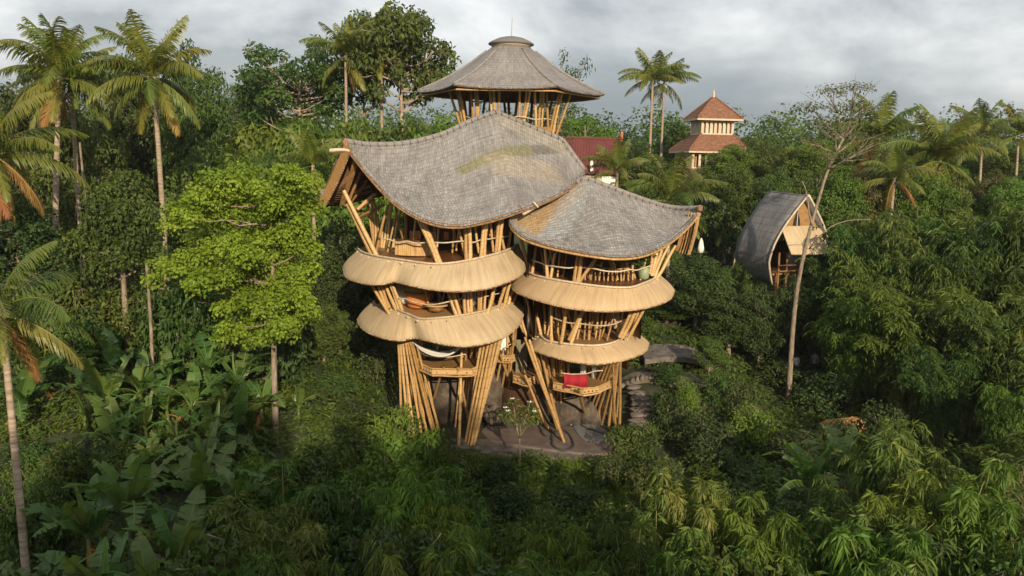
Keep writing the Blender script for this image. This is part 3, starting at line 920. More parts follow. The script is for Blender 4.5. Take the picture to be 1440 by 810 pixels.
# top floor, big tower
poles([(532, 364, 487, 275), (524, 358, 492, 293), (620, 374, 589, 304), (616, 371, 586, 304)], TL, 0.0, -0.2, 0.12, ea=0.2, eb=0.3)
poles([(656, 363, 655, 317), (661, 362, 659, 315), (677, 358, 681, 310), (681, 357, 684, 308), (697, 355, 703, 305), (701, 354, 707, 304)], TL, 0.1, 0.1, 0.105, ea=0.15)
poles([(654, 358, 644, 317), (674, 356, 667, 313), (694, 354, 688, 306), (709, 350, 705, 325), (714, 350, 718, 330), (529, 354, 542, 302)], TL, 0.4, 0.3, 0.075)
poles([(502, 295, 520, 280)], TL, 0.0, 0.6, 0.1)
poles([(525, 336, 524, 288), (524, 330, 519, 303), (529, 336, 528, 303), (533, 338, 532, 318), (541, 340, 547, 303), (546, 337, 551, 293), (556, 336, 562, 305), (538, 338, 539, 325)], TL, 3.2, 3.2, 0.08, 'bamboo', ea=1.0, eb=0.7)
# middle floor, big tower
poles([(551, 446, 523, 401), (546, 440, 533, 406), (548, 432, 538, 406)], TL, 0.6, 0.2, 0.085, eb=0.6)
poles([(558, 436, 544, 404), (562, 438, 548, 402), (566, 437, 553, 401)], TL, 0.6, 0.3, 0.10, eb=0.7)
poles([(643, 446, 631, 410), (647, 443, 637, 410), (656, 454, 652, 410)], TL, 0.0, 0.2, 0.105, eb=0.7)
poles([(660, 443, 658, 410), (663, 442, 662, 410), (673, 439, 673, 408), (676, 438, 678, 407), (681, 437, 682, 405), (690, 436, 692, 405), (704, 431, 706, 400), (712, 427, 716, 397)], TL, 0.5, 0.5, 0.085, eb=0.7)
poles([(683, 447, 695, 402), (698, 443, 710, 397), (705, 443, 720, 393), (715, 428, 719, 414), (721, 427, 726, 414)], TL, 0.0, 0.1, 0.09, eb=0.6)
# the narrow gap between the two towers
GAP = [(725, 44.5), (760, 43.6)]
poles([(752, 474, 741, 422), (761, 472, 753, 425), (742, 474, 733, 446), (737, 468, 730, 452), (741, 370, 735, 345), (750, 372, 754, 348)], GAP, 0.2, 0.4, 0.085, eb=0.5)
# top floor, small tower
poles([(745, 385, 735, 345), (748, 387, 753, 350), (770, 392, 767, 352), (774, 392, 781, 354)], TR, 0.2, 0.3, 0.09, ea=.1)
poles([(807, 400, 814, 358), (811, 400, 818, 360), (813, 400, 839, 362), (813, 398, 816, 380)], TR, 0.0, 0.0, 0.10, ea=.1, eb=0.4)
poles([(915, 388, 922, 358), (918, 388, 928, 358), (920, 392, 934, 360), (922, 393, 941, 360), (913, 386, 917, 360)], TR, 0.2, 0.6, 0.095, eb=0.7)
# middle floor, small tower
poles([(776, 483, 776, 428), (789, 481, 798, 433), (803, 483, 822, 435), (801, 476, 816, 446)], TR, 0.1, 0.1, 0.095, ea=.1, eb=0.6)
poles([(871, 474, 888, 435), (875, 475, 893, 435), (884, 475, 906, 434), (888, 470, 898, 436)], TR, 0.6, 0.4, 0.095, eb=0.6)
poles([(766, 476, 764, 430), (784, 480, 783, 432), (795, 478, 792, 436), (828, 480, 830, 437)], TR, 1.4, 1.4, 0.075, eb=0.7)


# slimmer poles that cross behind the front row on every floor
_x = random.Random(12)
for (x0, x1, yb, yt, tab, cnt) in ((640, 715, 352, 312, TL, 9), (548, 640, 352, 305, TL, 6), (560, 715, 440, 404, TL, 14), (740, 800, 388, 348, TR, 7), (820, 915, 392, 356, TR, 7), (762, 880, 476, 432, TR, 16)):
    for k in range(cnt):
        x = x0 + (x1 - x0) * (k + _x.random()) / cnt
        lean = _x.choice([-1, 1]) * _x.uniform(3, 12)
        poles([(x - lean / 2, yb + _x.uniform(-2, 2), x + lean / 2, yt)], tab, _x.uniform(0.9, 2.4), _x.uniform(0.9, 2.2), 0.055, _x.choice(['bamboo', 'bamboo', 'bamboo_dark']), 0.1, 0.8)


# ---- legs down to the ground
def legs(lst, Yt, r=0.09, Yf=None, eb=0.6):
    for (x0, y0, x1, y1) in lst:
        A = on_ground(x0, y0) if Yf is None else at(x0, y0, Yf)
        if Yf is None: A.z -= 0.05
        B = at(x1, y1, Yt)
        A, B = ext(A, B, 0.05, eb)
        B = clip_top(A, B, 1.5)
        pole(house, A, B, r * _prng.uniform(0.9, 1.12))


legs([(566, 612, 560, 480), (576, 615, 563, 480), (583, 618, 566, 480), (593, 612, 570, 480), (602, 614, 573, 480), (609, 606, 577, 480), (611, 602, 580, 482), (618, 606, 590, 500)], 42.6, 0.078)
legs([(645, 627, 649, 500)], 42.6, 0.09)
legs([(603, 578, 622, 520), (660, 600, 645, 525)], 42.3, 0.085)
legs([(655, 622, 681, 484), (658, 626, 687, 482), (662, 629, 692, 480), (665, 628, 697, 478), (668, 618, 703, 476), (657, 612, 676, 485), (671, 608, 706, 474)], 42.0, 0.082)
legs([(662, 585, 664, 486), (654, 575, 655, 486), (668, 585, 674, 485)], 43.2, 0.07)
legs([(700, 578, 713, 500), (706, 575, 717, 496), (712, 580, 721, 490), (717, 574, 725, 470), (723, 572, 722, 474), (730, 574, 706, 506), (690, 576, 706, 500), (731, 568, 735, 520), (737, 572, 746, 540)], 45.0, 0.075)
legs([(772, 604, 743, 538)], 43.6, 0.08)
legs([(795, 626, 743, 488), (786, 606, 748, 490), (787, 602, 760, 492), (784, 592, 752, 490), (783, 586, 768, 496), (780, 580, 778, 498), (781, 582, 792, 504)], 42.8, 0.085)
legs([(826, 587, 855, 510), (831, 590, 860, 511), (837, 593, 864, 511), (846, 597, 867, 512), (856, 600, 869, 512), (866, 601, 862, 511), (871, 603, 872, 510), (822, 582, 850, 512)], 42.6, 0.075)
legs([(825, 588, 815, 552)], 42.2, 0.085)


for (x0, x1, y0, xt0, xt1, yt, Yt, cnt) in ((572, 616, 600, 566, 596, 484, 44.2, 7), (640, 676, 596, 646, 700, 486, 44.6, 9), (696, 736, 578, 700, 735, 500, 46.0, 8), (772, 800, 588, 752, 800, 500, 44.4, 8), (828, 868, 590, 842, 874, 514, 44.4, 8)):
    for k in range(cnt):
        a, b_ = (k + _x.random()) / cnt, (k + _x.random()) / cnt
        legs([(x0 + (x1 - x0) * a, y0 + _x.uniform(-8, 8), xt0 + (xt1 - xt0) * b_, yt)], Yt, 0.058)


# ---- first floor balconies
def balcony(front, back_y, mat, zt=0.26):
    """front px corners with depth; a slab with its fascia"""
    f = P3(front)
    z = sum(p.z for p in f) / len(f)
    poly = [(p.x, p.y) for p in f] + [(f[-1].x + 0.2, back_y), (f[0].x - 0.2, back_y)]
    o = MB().prism(poly, z - 0.06, z).build('balcony_floor', M[mat], house)
    for a, b_ in zip(f[:-1], f[1:]):
        a = Vector((a.x, a.y, z)); b_ = Vector((b_.x, b_.y, z))
        pole(o, a + Vector((0, -0.06, 0.04)), b_ + Vector((0, -0.06, 0.04)), 0.05, 'bamboo', 'edge_pole')
        pole(o, a + Vector((0, -0.06, -0.34)), b_ + Vector((0, -0.06, -0.34)), 0.05, 'bamboo', 'edge_pole')
        mid = (a + b_) / 2
        d = b_ - a
        MB().box((mid.x, mid.y, z - 0.15), (d.length, 0.05, 0.26), math.atan2(d.y, d.x)).build('fascia', M['weave'], o)
        for k in range(4):
            q = a.lerp(b_, (k + 0.5) / 4)
            pole(o, q + Vector((0, 0.3, -0.15)), q + Vector((0, -0.12, -0.15)), 0.05, 'bamboo_pale', 'joist')
    return o, z


bL, zbL = balcony([(590, 512, 43.2), (608, 524, 42.1), (664, 516, 42.2), (690, 510, 43.6)], 47.0, 'deckwood')
bR, zbR = balcony([(778, 543, 43.2), (820, 550, 42.1), (842, 540, 42.6), (862, 532, 44)], 46.8, 'deckwood')
bM, zbM = balcony([(700, 508, 45.2), (717, 500, 45.0), (727, 492, 45.6)], 48.0, 'deckwood')
bN, zbN = balcony([(722, 524, 44.6), (742, 536, 43.8), (752, 534, 44.4)], 47.0, 'deckwood')


# ---- rails of bent branches
def rail(pts, tab, inn=0.2, r=0.04, n=40):
    P_ = [at(x, y, dep(tab, x) + inn) for x, y in pts]
    MB().tube(spline(P_, n), r, 7).build('hand_rail', M['bamboo_pale'], house, True)


rail([(533, 334), (541, 336), (548, 337), (560, 341), (572, 339), (585, 342), (600, 341), (612, 341), (625, 341.5), (640, 340), (652, 339), (665, 341), (677, 337), (690, 336), (700, 334), (710, 333), (720, 330)], TL)
rail([(560, 420), (570, 420), (580, 424), (593, 427), (605, 429), (618, 427), (632, 424), (645, 421), (652, 420)], TL)
rail([(669, 418), (680, 417), (688, 416), (700, 413), (708, 412)], TL, 0.5, 0.03)
rail([(737, 371), (745, 366), (755, 368), (770, 373), (790, 376), (800, 377), (810, 376), (832, 377), (850, 381), (870, 382), (885, 379), (895, 380), (905, 377), (920, 372)], TR)
rail([(778, 447), (786, 450), (800, 454), (815, 455), (830, 457), (843, 458), (858, 457), (868, 454), (874, 451)], TR)
rail([(746, 372), (735, 380), (742, 468)], [(730, 44.8), (760, 44.4)], 0.3, 0.03, 14)
rail([(745, 470), (750, 476), (757, 478)], GAP, 0.0, 0.04, 10)
rail([(590, 494), (600, 500), (612, 502), (632, 502), (655, 498)], TL, 0.9, 0.035)
rail([(789, 524), (800, 526), (812, 526), (826, 525), (836, 522), (848, 521)], TR, 0.7, 0.03)
rail([(703, 498), (712, 488), (722, 482)], [(700, 45), (725, 45)], 0.0, 0.03, 10)


# ---- rooms: back walls, curtains, furniture
def wallarc(c, rx, ry, z0, z1, a0, a1, mat, n=18, name='room_wall'):
    V = []; F = []
    for k in range(n + 1):
        a = R(a0 + (a1 - a0) * k / n)
        for rr, z in ((1, z0), (1, z1), (1.03, z1), (1.03, z0)):
            V.append((c.x + rx * rr * math.cos(a), c.y + ry * rr * math.sin(a), z))
    for k in range(n):
        for q in range(4):
            q2 = (q + 1) % 4
            F.append((k * 4 + q, k * 4 + q2, (k + 1) * 4 + q2, (k + 1) * 4 + q))
    return MB().add(V, F).build(name, M[mat], house)


def zof(I): return sum(p.z for p in I[:90]) / 90


zL3, zL2, zR3, zR2 = zof(I_L3), zof(I_L2), zof(I_R3), zof(I_R2)
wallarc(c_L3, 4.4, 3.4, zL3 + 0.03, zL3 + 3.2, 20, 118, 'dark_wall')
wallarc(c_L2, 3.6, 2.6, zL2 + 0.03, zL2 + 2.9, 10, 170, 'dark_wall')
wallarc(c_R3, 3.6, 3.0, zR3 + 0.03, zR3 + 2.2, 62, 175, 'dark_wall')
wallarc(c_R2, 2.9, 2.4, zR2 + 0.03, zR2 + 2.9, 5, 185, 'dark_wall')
cL1 = Vector((c_L2.x, 46.4, 0)); cR1 = Vector((c_R2.x, 46.2, 0))
wallarc(cL1, 3.2, 2.2, zbL, zL2 - 0.4, 10, 180, 'weave')
wallarc(cR1, 2.7, 2.2, zbR, zR2 - 0.4, 0, 180, 'weave')


def panel(px0, px1, py0, py1, Y, mat, name, th=0.05):
    a = at(px0, py1, Y); b_ = at(px1, py0, Y)
    return MB().box(((a.x + b_.x) / 2, Y, (a.z + b_.z) / 2), (abs(b_.x - a.x), th, abs(b_.z - a.z))).build(name, M[mat], house)


def curtain(px0, px1, py0, py1, Y, mat='cloth', name='curtain'):
    a = at(px0, py1, Y); b_ = at(px1, py0, Y)
    n = 12
    V = []; F = []
    for k in range(n + 1):
        t = k / n
        x = a.x + (b_.x - a.x) * t; y = Y + 0.06 * math.sin(t * 16)
        V += [(x, y, b_.z), (x, y, a.z), (x, y + 0.02, a.z), (x, y + 0.02, b_.z)]
    for k in range(n):
        for q in range(4):
            q2 = (q + 1) % 4
            F.append((k * 4 + q, k * 4 + q2, (k + 1) * 4 + q2, (k + 1) * 4 + q))
    return MB().add(V, F).build(name, M[mat], house, True)


curtain(557, 571, 396, 428, 43.6)
curtain(602, 610, 402, 424, 45.2)
curtain(664, 670, 404, 440, 43.4)
curtain(741, 746, 432, 470, 44.4)
curtain(832, 839, 436, 460, 45.2)
curtain(862, 872, 436, 462, 44.6)
curtain(770, 776, 430, 466, 44.6)
curtain(816, 825, 500, 530, 44.6)
curtain(832, 840, 500, 532, 44.4)
curtain(701, 712, 472, 506, 45.4)
panel(712, 722, 472, 506, 45.6, 'weave', 'door_panel')
panel(725, 742, 478, 528, 45.4, 'olive_panel', 'wall_panel')
for x in (596, 616, 636, 838, 858, 786, 810):
    y0, y1 = (407, 436) if x < 700 else (434, 470)
    d = 44.4
    pole(house, at(x, y1, d), at(x, y0, d), 0.12, 'bamboo', 'room_post')
for x in (650, 672, 690, 800, 830, 615, 588):
    y0, y1 = (485, 512) if x < 700 else (505, 540)
    pole(house, at(x, y1, 45), at(x, y0, 45), 0.09, 'bamboo', 'room_post')
for x, Y in ((612, 46), (640, 46.4), (570, 46), (860, 46), (880, 46), (790, 46)):
    y0, y1 = (300, 352) if x < 700 else (345, 385)
    pole(house, at(x, y1, Y), at(x, y0, Y), 0.11, 'bamboo', 'room_post')
panel(576, 592, 325, 342, 45.6, 'copper', 'cupboard')
panel(606, 613, 326, 337, 45.9, 'weave', 'wall_lamp')
panel(624, 631, 326, 337, 45.9, 'copper', 'wall_lamp')

# furniture that stands in the house: separate things
def thing_mesh(mb, name, mat, label, cat, group=None, smooth=False):
    o = mb.build(name, M[mat] if isinstance(mat, str) else mat, None, smooth)
    return tag(o, label, cat, group)


bar = empty('bar_counter', (0, 0, 0))
tag(bar, 'curved bar counter with pale bamboo front and dark top on the big tower top floor', 'counter')
ca = [at(556 + 52 * k / 10, 351 + 3.2 * math.sin(math.pi * k / 10), 43.0 - 0.35 * math.sin(math.pi * k / 10)) for k in range(11)]
for a, b_ in zip(ca[:-1], ca[1:]):
    mid = (a + b_) / 2; d = b_ - a
    for q in (0.25, 0.75):
        w = a.lerp(b_, q)
        MB().lathe([(0.085, 0), (0.085, 0.75)], (w.x, w.y, zL3 + 0.03), 8).build('front_slat', M['bamboo'], bar)
MB().add(*(lambda: (lambda V, F: (V, F))(
    [(p.x, p.y + dy, zL3 + z) for p in ca for dy, z in ((-0.18, 0.79), (0.5, 0.79), (0.5, 0.86), (-0.18, 0.86))],
    [(k * 4 + q, k * 4 + (q + 1) % 4, (k + 1) * 4 + (q + 1) % 4, (k + 1) * 4 + q) for k in range(10) for q in range(4)] + [(0, 3, 2, 1), (40, 41, 42, 43)]))()).build('counter_top', M['floor'], bar)
MB().lathe([(0.12, 0), (0.26, 0.05), (0.3, 0.1), (0.27, 0.1)], at(585, 347, 43) * 1 + Vector((0, 0, 0)), 14).build('basin', M['cloth'], bar, True)

tub = empty('copper_tub', at(588, 441, 43.2))
tub.location.z = zL2 + 0.03
tag(tub, 'orange copper tub with raised golden back on the middle floor', 'tub')
MB().lathe([(0.45, 0), (0.62, 0.12), (0.70, 0.6), (0.74, 0.85), (0.66, 0.85), (0.58, 0.3)], (0, 0, 0), 20).build('basin', M['copper'], tub, True)
MB().lathe([(0.70, 0.84), (0.72, 1.1), (0.45, 1.5), (0.1, 1.6)], (0, 0.15, 0), 18).build('hood', M['weave'], tub, True)
low_t = empty('round_table', at(613, 443, 42.4)); low_t.location.z = zL2 + 0.03
tag(low_t, 'low round woven table standing beside the copper tub', 'table')
MB().lathe([(0.62, 0.26), (0.68, 0.29), (0.68, 0.34), (0.6, 0.36)], (0, 0, 0), 20).build('table_top', M['weave'], low_t, True)
MB().lathe([(0.4, 0), (0.45, 0.26)], (0, 0, 0), 14).build('pedestal', M['bamboo_dark'], low_t, True)

ham = empty('hammock', (0, 0, 0))
tag(ham, 'white cloth hammock slung above the first floor balcony', 'hammock')
hp = spline(P3([(582, 483, 42.5), (594, 494, 42.4), (610, 501, 42.3), (626, 502, 42.3), (640, 496, 42.4), (654, 484, 42.5)]), 20)
V_ = []; F_ = []
for i, p in enumerate(hp):
    w = 0.15 + 0.5 * math.sin(math.pi * i / 19)
    for q in range(7):
        a = (q - 3) / 3
        V_.append((p.x, p.y + a * w, p.z + 0.35 * w * a * a))
for i in range(19):
    for q in range(6):
        F_.append((i * 7 + q, i * 7 + q + 1, i * 7 + q + 8, i * 7 + q + 7))
hb = MB().add(V_, F_).build('sling', M['cloth'], ham, True)
sm_ = hb.modifiers.new('thick', 'SOLIDIFY'); sm_.thickness = 0.03
MB().tube([hp[0], hp[0] + Vector((-0.4, 0.1, 0.5))], 0.02, 6).build('cord', M['cloth'], ham)
MB().tube([hp[-1], hp[-1] + Vector((0.4, 0.1, 0.5))], 0.02, 6).build('cord', M['cloth'], ham)

redc = curtain(793, 827, 527, 546, 42.55, 'red_cloth', 'red_sheet')
redc.parent = None
tag(redc, 'red cloth hung along the first floor balcony rail of the small tower', 'cloth')

pot = empty('green_jar', at(905, 391, 43.4)); pot.location.z = zR3 + 0.03
tag(pot, 'large pale green jar holding a leafy plant by the small tower railing', 'jar')
MB().lathe([(0.18, 0), (0.28, 0.1), (0.32, 0.42), (0.26, 0.64), (0.2, 0.68), (0.24, 0.72)], (0, 0, 0), 16).build('jar_body', M['pale_green'], pot, True)

# dining table with high stools on the small tower's top floor
dt = empty('dining_table', at(860, 388, 43.6)); dt.location.z = zR3 + 0.03
tag(dt, 'long dark dining table on the top floor of the small tower', 'table')
MB().box((0, 0, 0.98), (2.6, 1.0, 0.07)).build('table_top', M['floor'], dt)
for x in (-1.1, 1.1):
    for y in (-0.4, 0.4):
        MB().tube([(x, y, 0), (x * 0.97, y, 0.95)], 0.05, 7).build('leg', M['bamboo'], dt)
M_STOOL = {}
sv = MB().lathe([(0.16, 0), (0.2, 0.03), (0.2, 0.06)], (0, 0, 0.62), 12)
me_seat = mesh('seat', sv.V, [sv.F], M['weave'], smooth=True)
lv = MB().tube([(0, 0, 0), (0, 0, 0.64)], 0.03, 6)
me_leg = mesh('leg', lv.V, [lv.F], M['bamboo'])
STP = [(826, 392, 42.9), (834, 393, 42.8), (846, 394, 42.7), (858, 394.5, 42.7), (870, 395, 42.7), (880, 395, 42.9), (839, 388, 44.2), (862, 388, 44.3)]
for i, (x, y, Yd) in enumerate(STP):
    s = empty('stool', at(x, y, Yd)); s.location.z = zR3 + 0.03
    tag(s, 'small round bamboo stool drawn up to the dining table', 'stool', 'stools around the dining table')
    obj('seat', me_seat, s)
    for k in range(4):
        a = R(45 + 90 * k)
        l_ = obj('leg', me_leg, s, (0.19 * math.cos(a), 0.19 * math.sin(a), 0))
        l_.rotation_euler = (0.12 * math.sin(a), -0.12 * math.cos(a), 0)

# ---- the six-sided pavilion on top, built round its own axis
PY_ = 55.0
apex = at(719, 54, PY_)
pxm = F_PX / PY_
eave_z = at(719, 134, PY_).z
Rh = 129 / pxm
C = Vector((apex.x, PY_, 0))
prof = [(27, 66), (35, 72.5), (44, 79.5), (57.5, 91), (71, 101), (83, 109), (95, 116), (112, 125), (128, 133)]
nS, nJ = 6, len(prof)
V_ = []; UV_ = []; F_ = []; mi_ = []
ph0 = R(-3)
per = 8
for (rp, yp) in prof:
    r_ = rp / pxm
    z_ = at(719, yp, PY_).z
    for s in range(nS):
        for k in range(per):
            a0, a1 = ph0 + s * math.pi / 3, ph0 + (s + 1) * math.pi / 3
            t = k / per
            p = Vector((math.cos(a0), math.sin(a0), 0)).lerp(Vector((math.cos(a1), math.sin(a1), 0)), t)
            mixr = min(1, (rp - 25) / 50)        # round at the neck, six-sided at the eave
            pr = p.normalized() * 0.93
            p = pr.lerp(p, mixr)
            lift = 0.16 * (abs(t - 0.5) * 2) ** 3 * (rp / 129) ** 3
            V_.append((C.x + p.x * r_, C.y + p.y * r_, z_ + lift))
            UV_.append(((s + t) * Rh, (rp - 25) / pxm * 1.3))
n = nS * per
for j in range(nJ - 1):
    for k in range(n):
        k2 = (k + 1) % n
        F_.append((j * n + k, (j + 1) * n + k, (j + 1) * n + k2, j * n + k2)); mi_.append(0)
n0 = len(V_)
V_ += [(v[0], v[1], v[2] - 0.12) for v in V_]
UV_ = UV_ + UV_
for j in range(nJ - 1):
    for k in range(n):
        k2 = (k + 1) % n
        F_.append((n0 + j * n + k, n0 + j * n + k2, n0 + (j + 1) * n + k2, n0 + (j + 1) * n + k)); mi_.append(1)
for k in range(n):
    k2 = (k + 1) % n
    j = nJ - 1
    F_.append((j * n + k, n0 + j * n + k, n0 + j * n + k2, j * n + k2)); mi_.append(1)
    F_.append((k, k2, n0 + k2, n0 + k)); mi_.append(1)
M['shingle_top'] = shingleM('grey_bamboo_shingle_top', [(0.165, 0.15, 0.145), (0.25, 0.232, 0.222), (0.34, 0.318, 0.295)], 0.16, 0.34)
pav = obj('roof', mesh('pavilion_roof', V_, [F_], [M['shingle_top'], M['dark_wall'], M['bamboo']], uv=UV_, midx=mi_), house)
clipper(pav)
fringe(pav, [Vector(V_[(nJ - 1) * n + k % n]) for k in range(n + 1)], [Vector(V_[(nJ - 2) * n + k % n]) for k in range(n + 1)], M['shingle_top'], seed=5)
tag(pav, 'six-sided grey shingle roof with a round cap on the lookout pavilion')
for s in range(6):
    hip = [Vector(V_[j * n + s * per]) + Vector((0, 0, 0.02)) for j in range(1, nJ)]
    MB().tube(hip, 0.085, 6).build('hip_cap', M['ridge'], pav, True)
zc = at(719, 66, PY_).z
MB().lathe([(1.2, -0.1), (1.25, 0.05), (1.5, 0.12), (1.52, 0.19), (1.28, 0.34), (0.85, 0.54), (0.35, 0.65), (0.05, 0.67)], (C.x, C.y, zc), 24).build('roof_cap', M['shingle_top'], pav, True)
MB().lathe([(1.3, -0.02), (1.32, 0.06), (1.2, 0.09)], (C.x, C.y, zc), 24).build('cap_band', M['skirt'], pav, True)
MB().tube([(C.x, C.y, zc + 0.6), (C.x + 0.04, C.y, zc + 1.9)], [0.04, 0.02], 6).build('lightning_rod', M['metal'], pav)
# eave poles of the pavilion: one along each side
for s in range(6):
    a = Vector(V_[(nJ - 1) * n + s * per]); b_ = Vector(V_[(nJ - 1) * n + ((s + 1) * per) % n])
    d_ = Vector((C.x - (a.x + b_.x) / 2, C.y - (a.y + b_.y) / 2, 0)).normalized() * 0.25
    pole(pav, a.lerp(b_, 0.02) + d_ + Vector((0, 0, -0.3)), a.lerp(b_, 0.98) + d_ + Vector((0, 0, -0.3)), 0.06, 'bamboo', 'eave_pole')
TP = [(634, 54), (660, 52.4), (700, 51.5), (740, 51.4), (770, 52.4), (800, 54)]
poles([(649, 181, 635, 138), (651, 179, 644, 138), (655, 177, 648, 136), (667, 173, 663, 128), (670, 172, 668, 128), (672, 172, 671, 128), (693, 168, 688, 124), (697, 168, 694, 124), (700, 168, 701, 126),
       (730, 170, 731, 130), (735, 173, 740, 128), (737, 174, 745, 129), (758, 179, 761, 132), (761, 180, 764, 132), (774, 184, 783, 145), (778, 186, 788, 142), (782, 188, 799, 142), (770, 182, 769, 140), (753, 178, 752, 140)], TP, 0.2, -0.3, 0.085, ea=1.0, eb=0.6)
poles([(661, 176, 661, 140), (678, 170, 682, 138), (711, 170, 708, 138), (716, 170, 715, 138), (723, 170, 727, 138), (745, 176, 748, 140), (688, 170, 690, 138), (765, 180, 776, 142), (657, 178, 653, 142)], TP, 5.0, 5.2, 0.10, 'bamboo_dark', ea=1.2, eb=0.6)
rail([(716, 168), (726, 164), (738, 165), (752, 168), (765, 167), (780, 169)], TP, 0.0, 0.04, 20)
rail([(648, 167), (655, 164), (665, 166), (680, 163)], TP, 0.3, 0.035, 16)
dk = MB().lathe([(3.5, 0), (3.5, 0.25)], (C.x, C.y, at(719, 185, PY_).z), 18).build('deck', M['deckwood'], house)
# a few posts that carry the lookout down through the house
for dx, dy in ((-2.2, -1.5), (2.2, -1.5), (-2.0, 1.8), (2.0, 1.8)):
    pole(house, Vector((C.x + dx * 0.8, C.y + dy, 1.6)), Vector((C.x + dx, C.y + dy, dk.data.vertices[0].co.z + 0.1)), 0.14, 'bamboo', 'bamboo_pole')
# stair core of the house, so no light shows between the towers
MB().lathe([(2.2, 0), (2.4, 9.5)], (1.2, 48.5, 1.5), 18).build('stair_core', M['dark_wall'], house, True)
# rocks and wall that carry the big tower
def boulder(c, d, seed, name='boulder', mat='stone', parent=None):
    rr = np.random.default_rng(seed)
    V, F = [], []
    nu, nvv = 14, 9
    ph = rr.random(6) * 6
    for j in range(nvv):
        th = math.pi * j / (nvv - 1)
        for k in range(nu):
            a = 2 * math.pi * k / nu
            q = 1 + 0.14 * math.sin(3 * a + ph[0] + th * 2) + 0.10 * math.sin(5 * a + ph[1]) * math.sin(th * 3 + ph[2]) + rr.uniform(-.05, .05)
            V.append((c[0] + d[0] / 2 * q * math.sin(th) * math.cos(a), c[1] + d[1] / 2 * q * math.sin(th) * math.sin(a), c[2] + d[2] / 2 * q * math.cos(th)))
    for j in range(nvv - 1):
        for k in range(nu):
            k2 = (k + 1) % nu
            F.append((j * nu + k, (j + 1) * nu + k, (j + 1) * nu + k2, j * nu + k2))
    return MB().add(V, F).build(name, M[mat], parent, True)


BL = [((640, 590, 46.5), (3.2, 2.0, 4.2), 'tall brown boulder under the balcony of the big tower'), ((676, 575, 47), (2.6, 2.2, 4.6), 'tall boulder behind the fan of poles'),
      ((610, 590, 47), (2.4, 2, 3.6), 'boulder standing behind the left leg poles'), ((800, 575, 46.5), (2.4, 1.8, 2.2), 'squat boulder below the red cloth balcony'), ((768, 572, 47), (1.8, 1.6, 2.4), 'boulder between the two towers'),
      ((700, 592, 46), (1.9, 1.4, 0.9), 'flat low boulder on the paved terrace'), ((833, 572, 46.5), (1.8, 1.6, 1.8), 'boulder behind the right leg poles')]
for i, (p, d, lb) in enumerate(BL):
    q = at(*p); q.z = H(q.x, q.y) + d[2] * 0.38
    tag(boulder(q, d, 40 + i, mat='rock'), lb, 'boulder')

# ------------------------------------------------------------------ terrace at the foot of the house
zt = 1.35
def outline(pts, z, n=60):
    return [(p.x, p.y) for p in spline([on_z(x, y, z) for x, y in pts + pts[:1]], n)[:-1]]


terr = MB().prism(outline([(600, 590), (640, 622), (670, 626), (700, 634), (760, 640), (820, 644), (870, 646), (900, 632), (905, 600), (870, 570), (800, 555), (700, 560), (620, 575)], zt), 0.2, zt).build('terrace', M['stone'])
tag(terr, None, kind='structure')
pat = MB().prism(outline([(676, 607), (690, 618), (730, 626), (790, 634), (850, 638), (862, 622), (840, 608), (800, 600), (760, 592), (720, 590), (690, 596)], zt + 0.12), zt + 0.004, zt + 0.14).build('patio', M['paving'])
tag(pat, None, kind='structure')
for k, pts in enumerate([[(806, 600), (826, 594), (850, 604), (856, 616), (838, 622), (818, 616)], [(792, 578), (812, 574), (822, 584), (818, 594), (800, 596)], [(690, 588), (708, 584), (722, 590), (712, 597), (694, 596)]]):
    f = MB().prism(outline(pts, zt + 0.16, 30), zt + 0.01, zt + 0.18 + 0.004 * k).build('flagstone', M['greypave'] if k < 2 else M['stone'])
    tag(f, ['large pale grey flagstone beside the right leg poles', 'pale grey flagstone under the red cloth balcony', 'round stone slab by the middle poles'][k], 'flagstone')
for k, pts in enumerate([[(776, 612), (788, 603), (800, 610), (806, 626), (792, 632), (778, 626)], [(812, 576), (840, 590), (866, 604), (872, 612), (846, 609), (816, 596)], [(756, 592), (772, 600), (776, 612), (764, 610)]]):
    path_ = [on_z(x, y, zt + 0.2) for x, y in pts]
    rim = MB().tube([Vector((p.x + _prng.uniform(-.04, .04), p.y + _prng.uniform(-.04, .04), zt + 0.15 + _prng.uniform(-.02, .03))) for p in spline(path_ + path_[:1], 40)], 0.075, 7).build('planter_kerb', M['rim'], None, True)
    tag(rim, ['black kerb ring round the foot of the long leaning pole', 'black kerb curving round the right fan of poles', 'small black kerb loop beside the patio'][k], 'kerb')
# terrace edge stones, each one a stone
edge = spline([on_z(x, y, zt) for x, y in [(640, 626), (672, 629), (700, 637), (760, 643), (820, 647), (872, 649), (903, 636)]], 34)
for i, p in enumerate(edge):
    b = boulder(Vector((p.x + _prng.uniform(-.15, .15), p.y + _prng.uniform(-.12, .12), zt - 0.12)), (0.4 + 0.7 * _prng.random(), 0.3 + 0.2 * _prng.random(), 0.25 + 0.2 * _prng.random()), 100 + i, 'edge_stone')
    b.parent = terr

# stone stair to the right of the house
st = empty('stone_stair', (0, 0, 0))
tag(st, 'flight of rough grey stone steps climbing beside the right leg poles', 'steps')
for k in range(9):
    t = k / 8
    q = at(893 + 8 * math.sin(t * 3.1) - 12 * t * 0, 604 - 62 * t, 43 + 5.5 * t)
    b = boulder(Vector((q.x, q.y, q.z - 0.14)), (1.35 - 0.15 * t, 0.75, 0.34), 200 + k, 'step', 'paving', st)
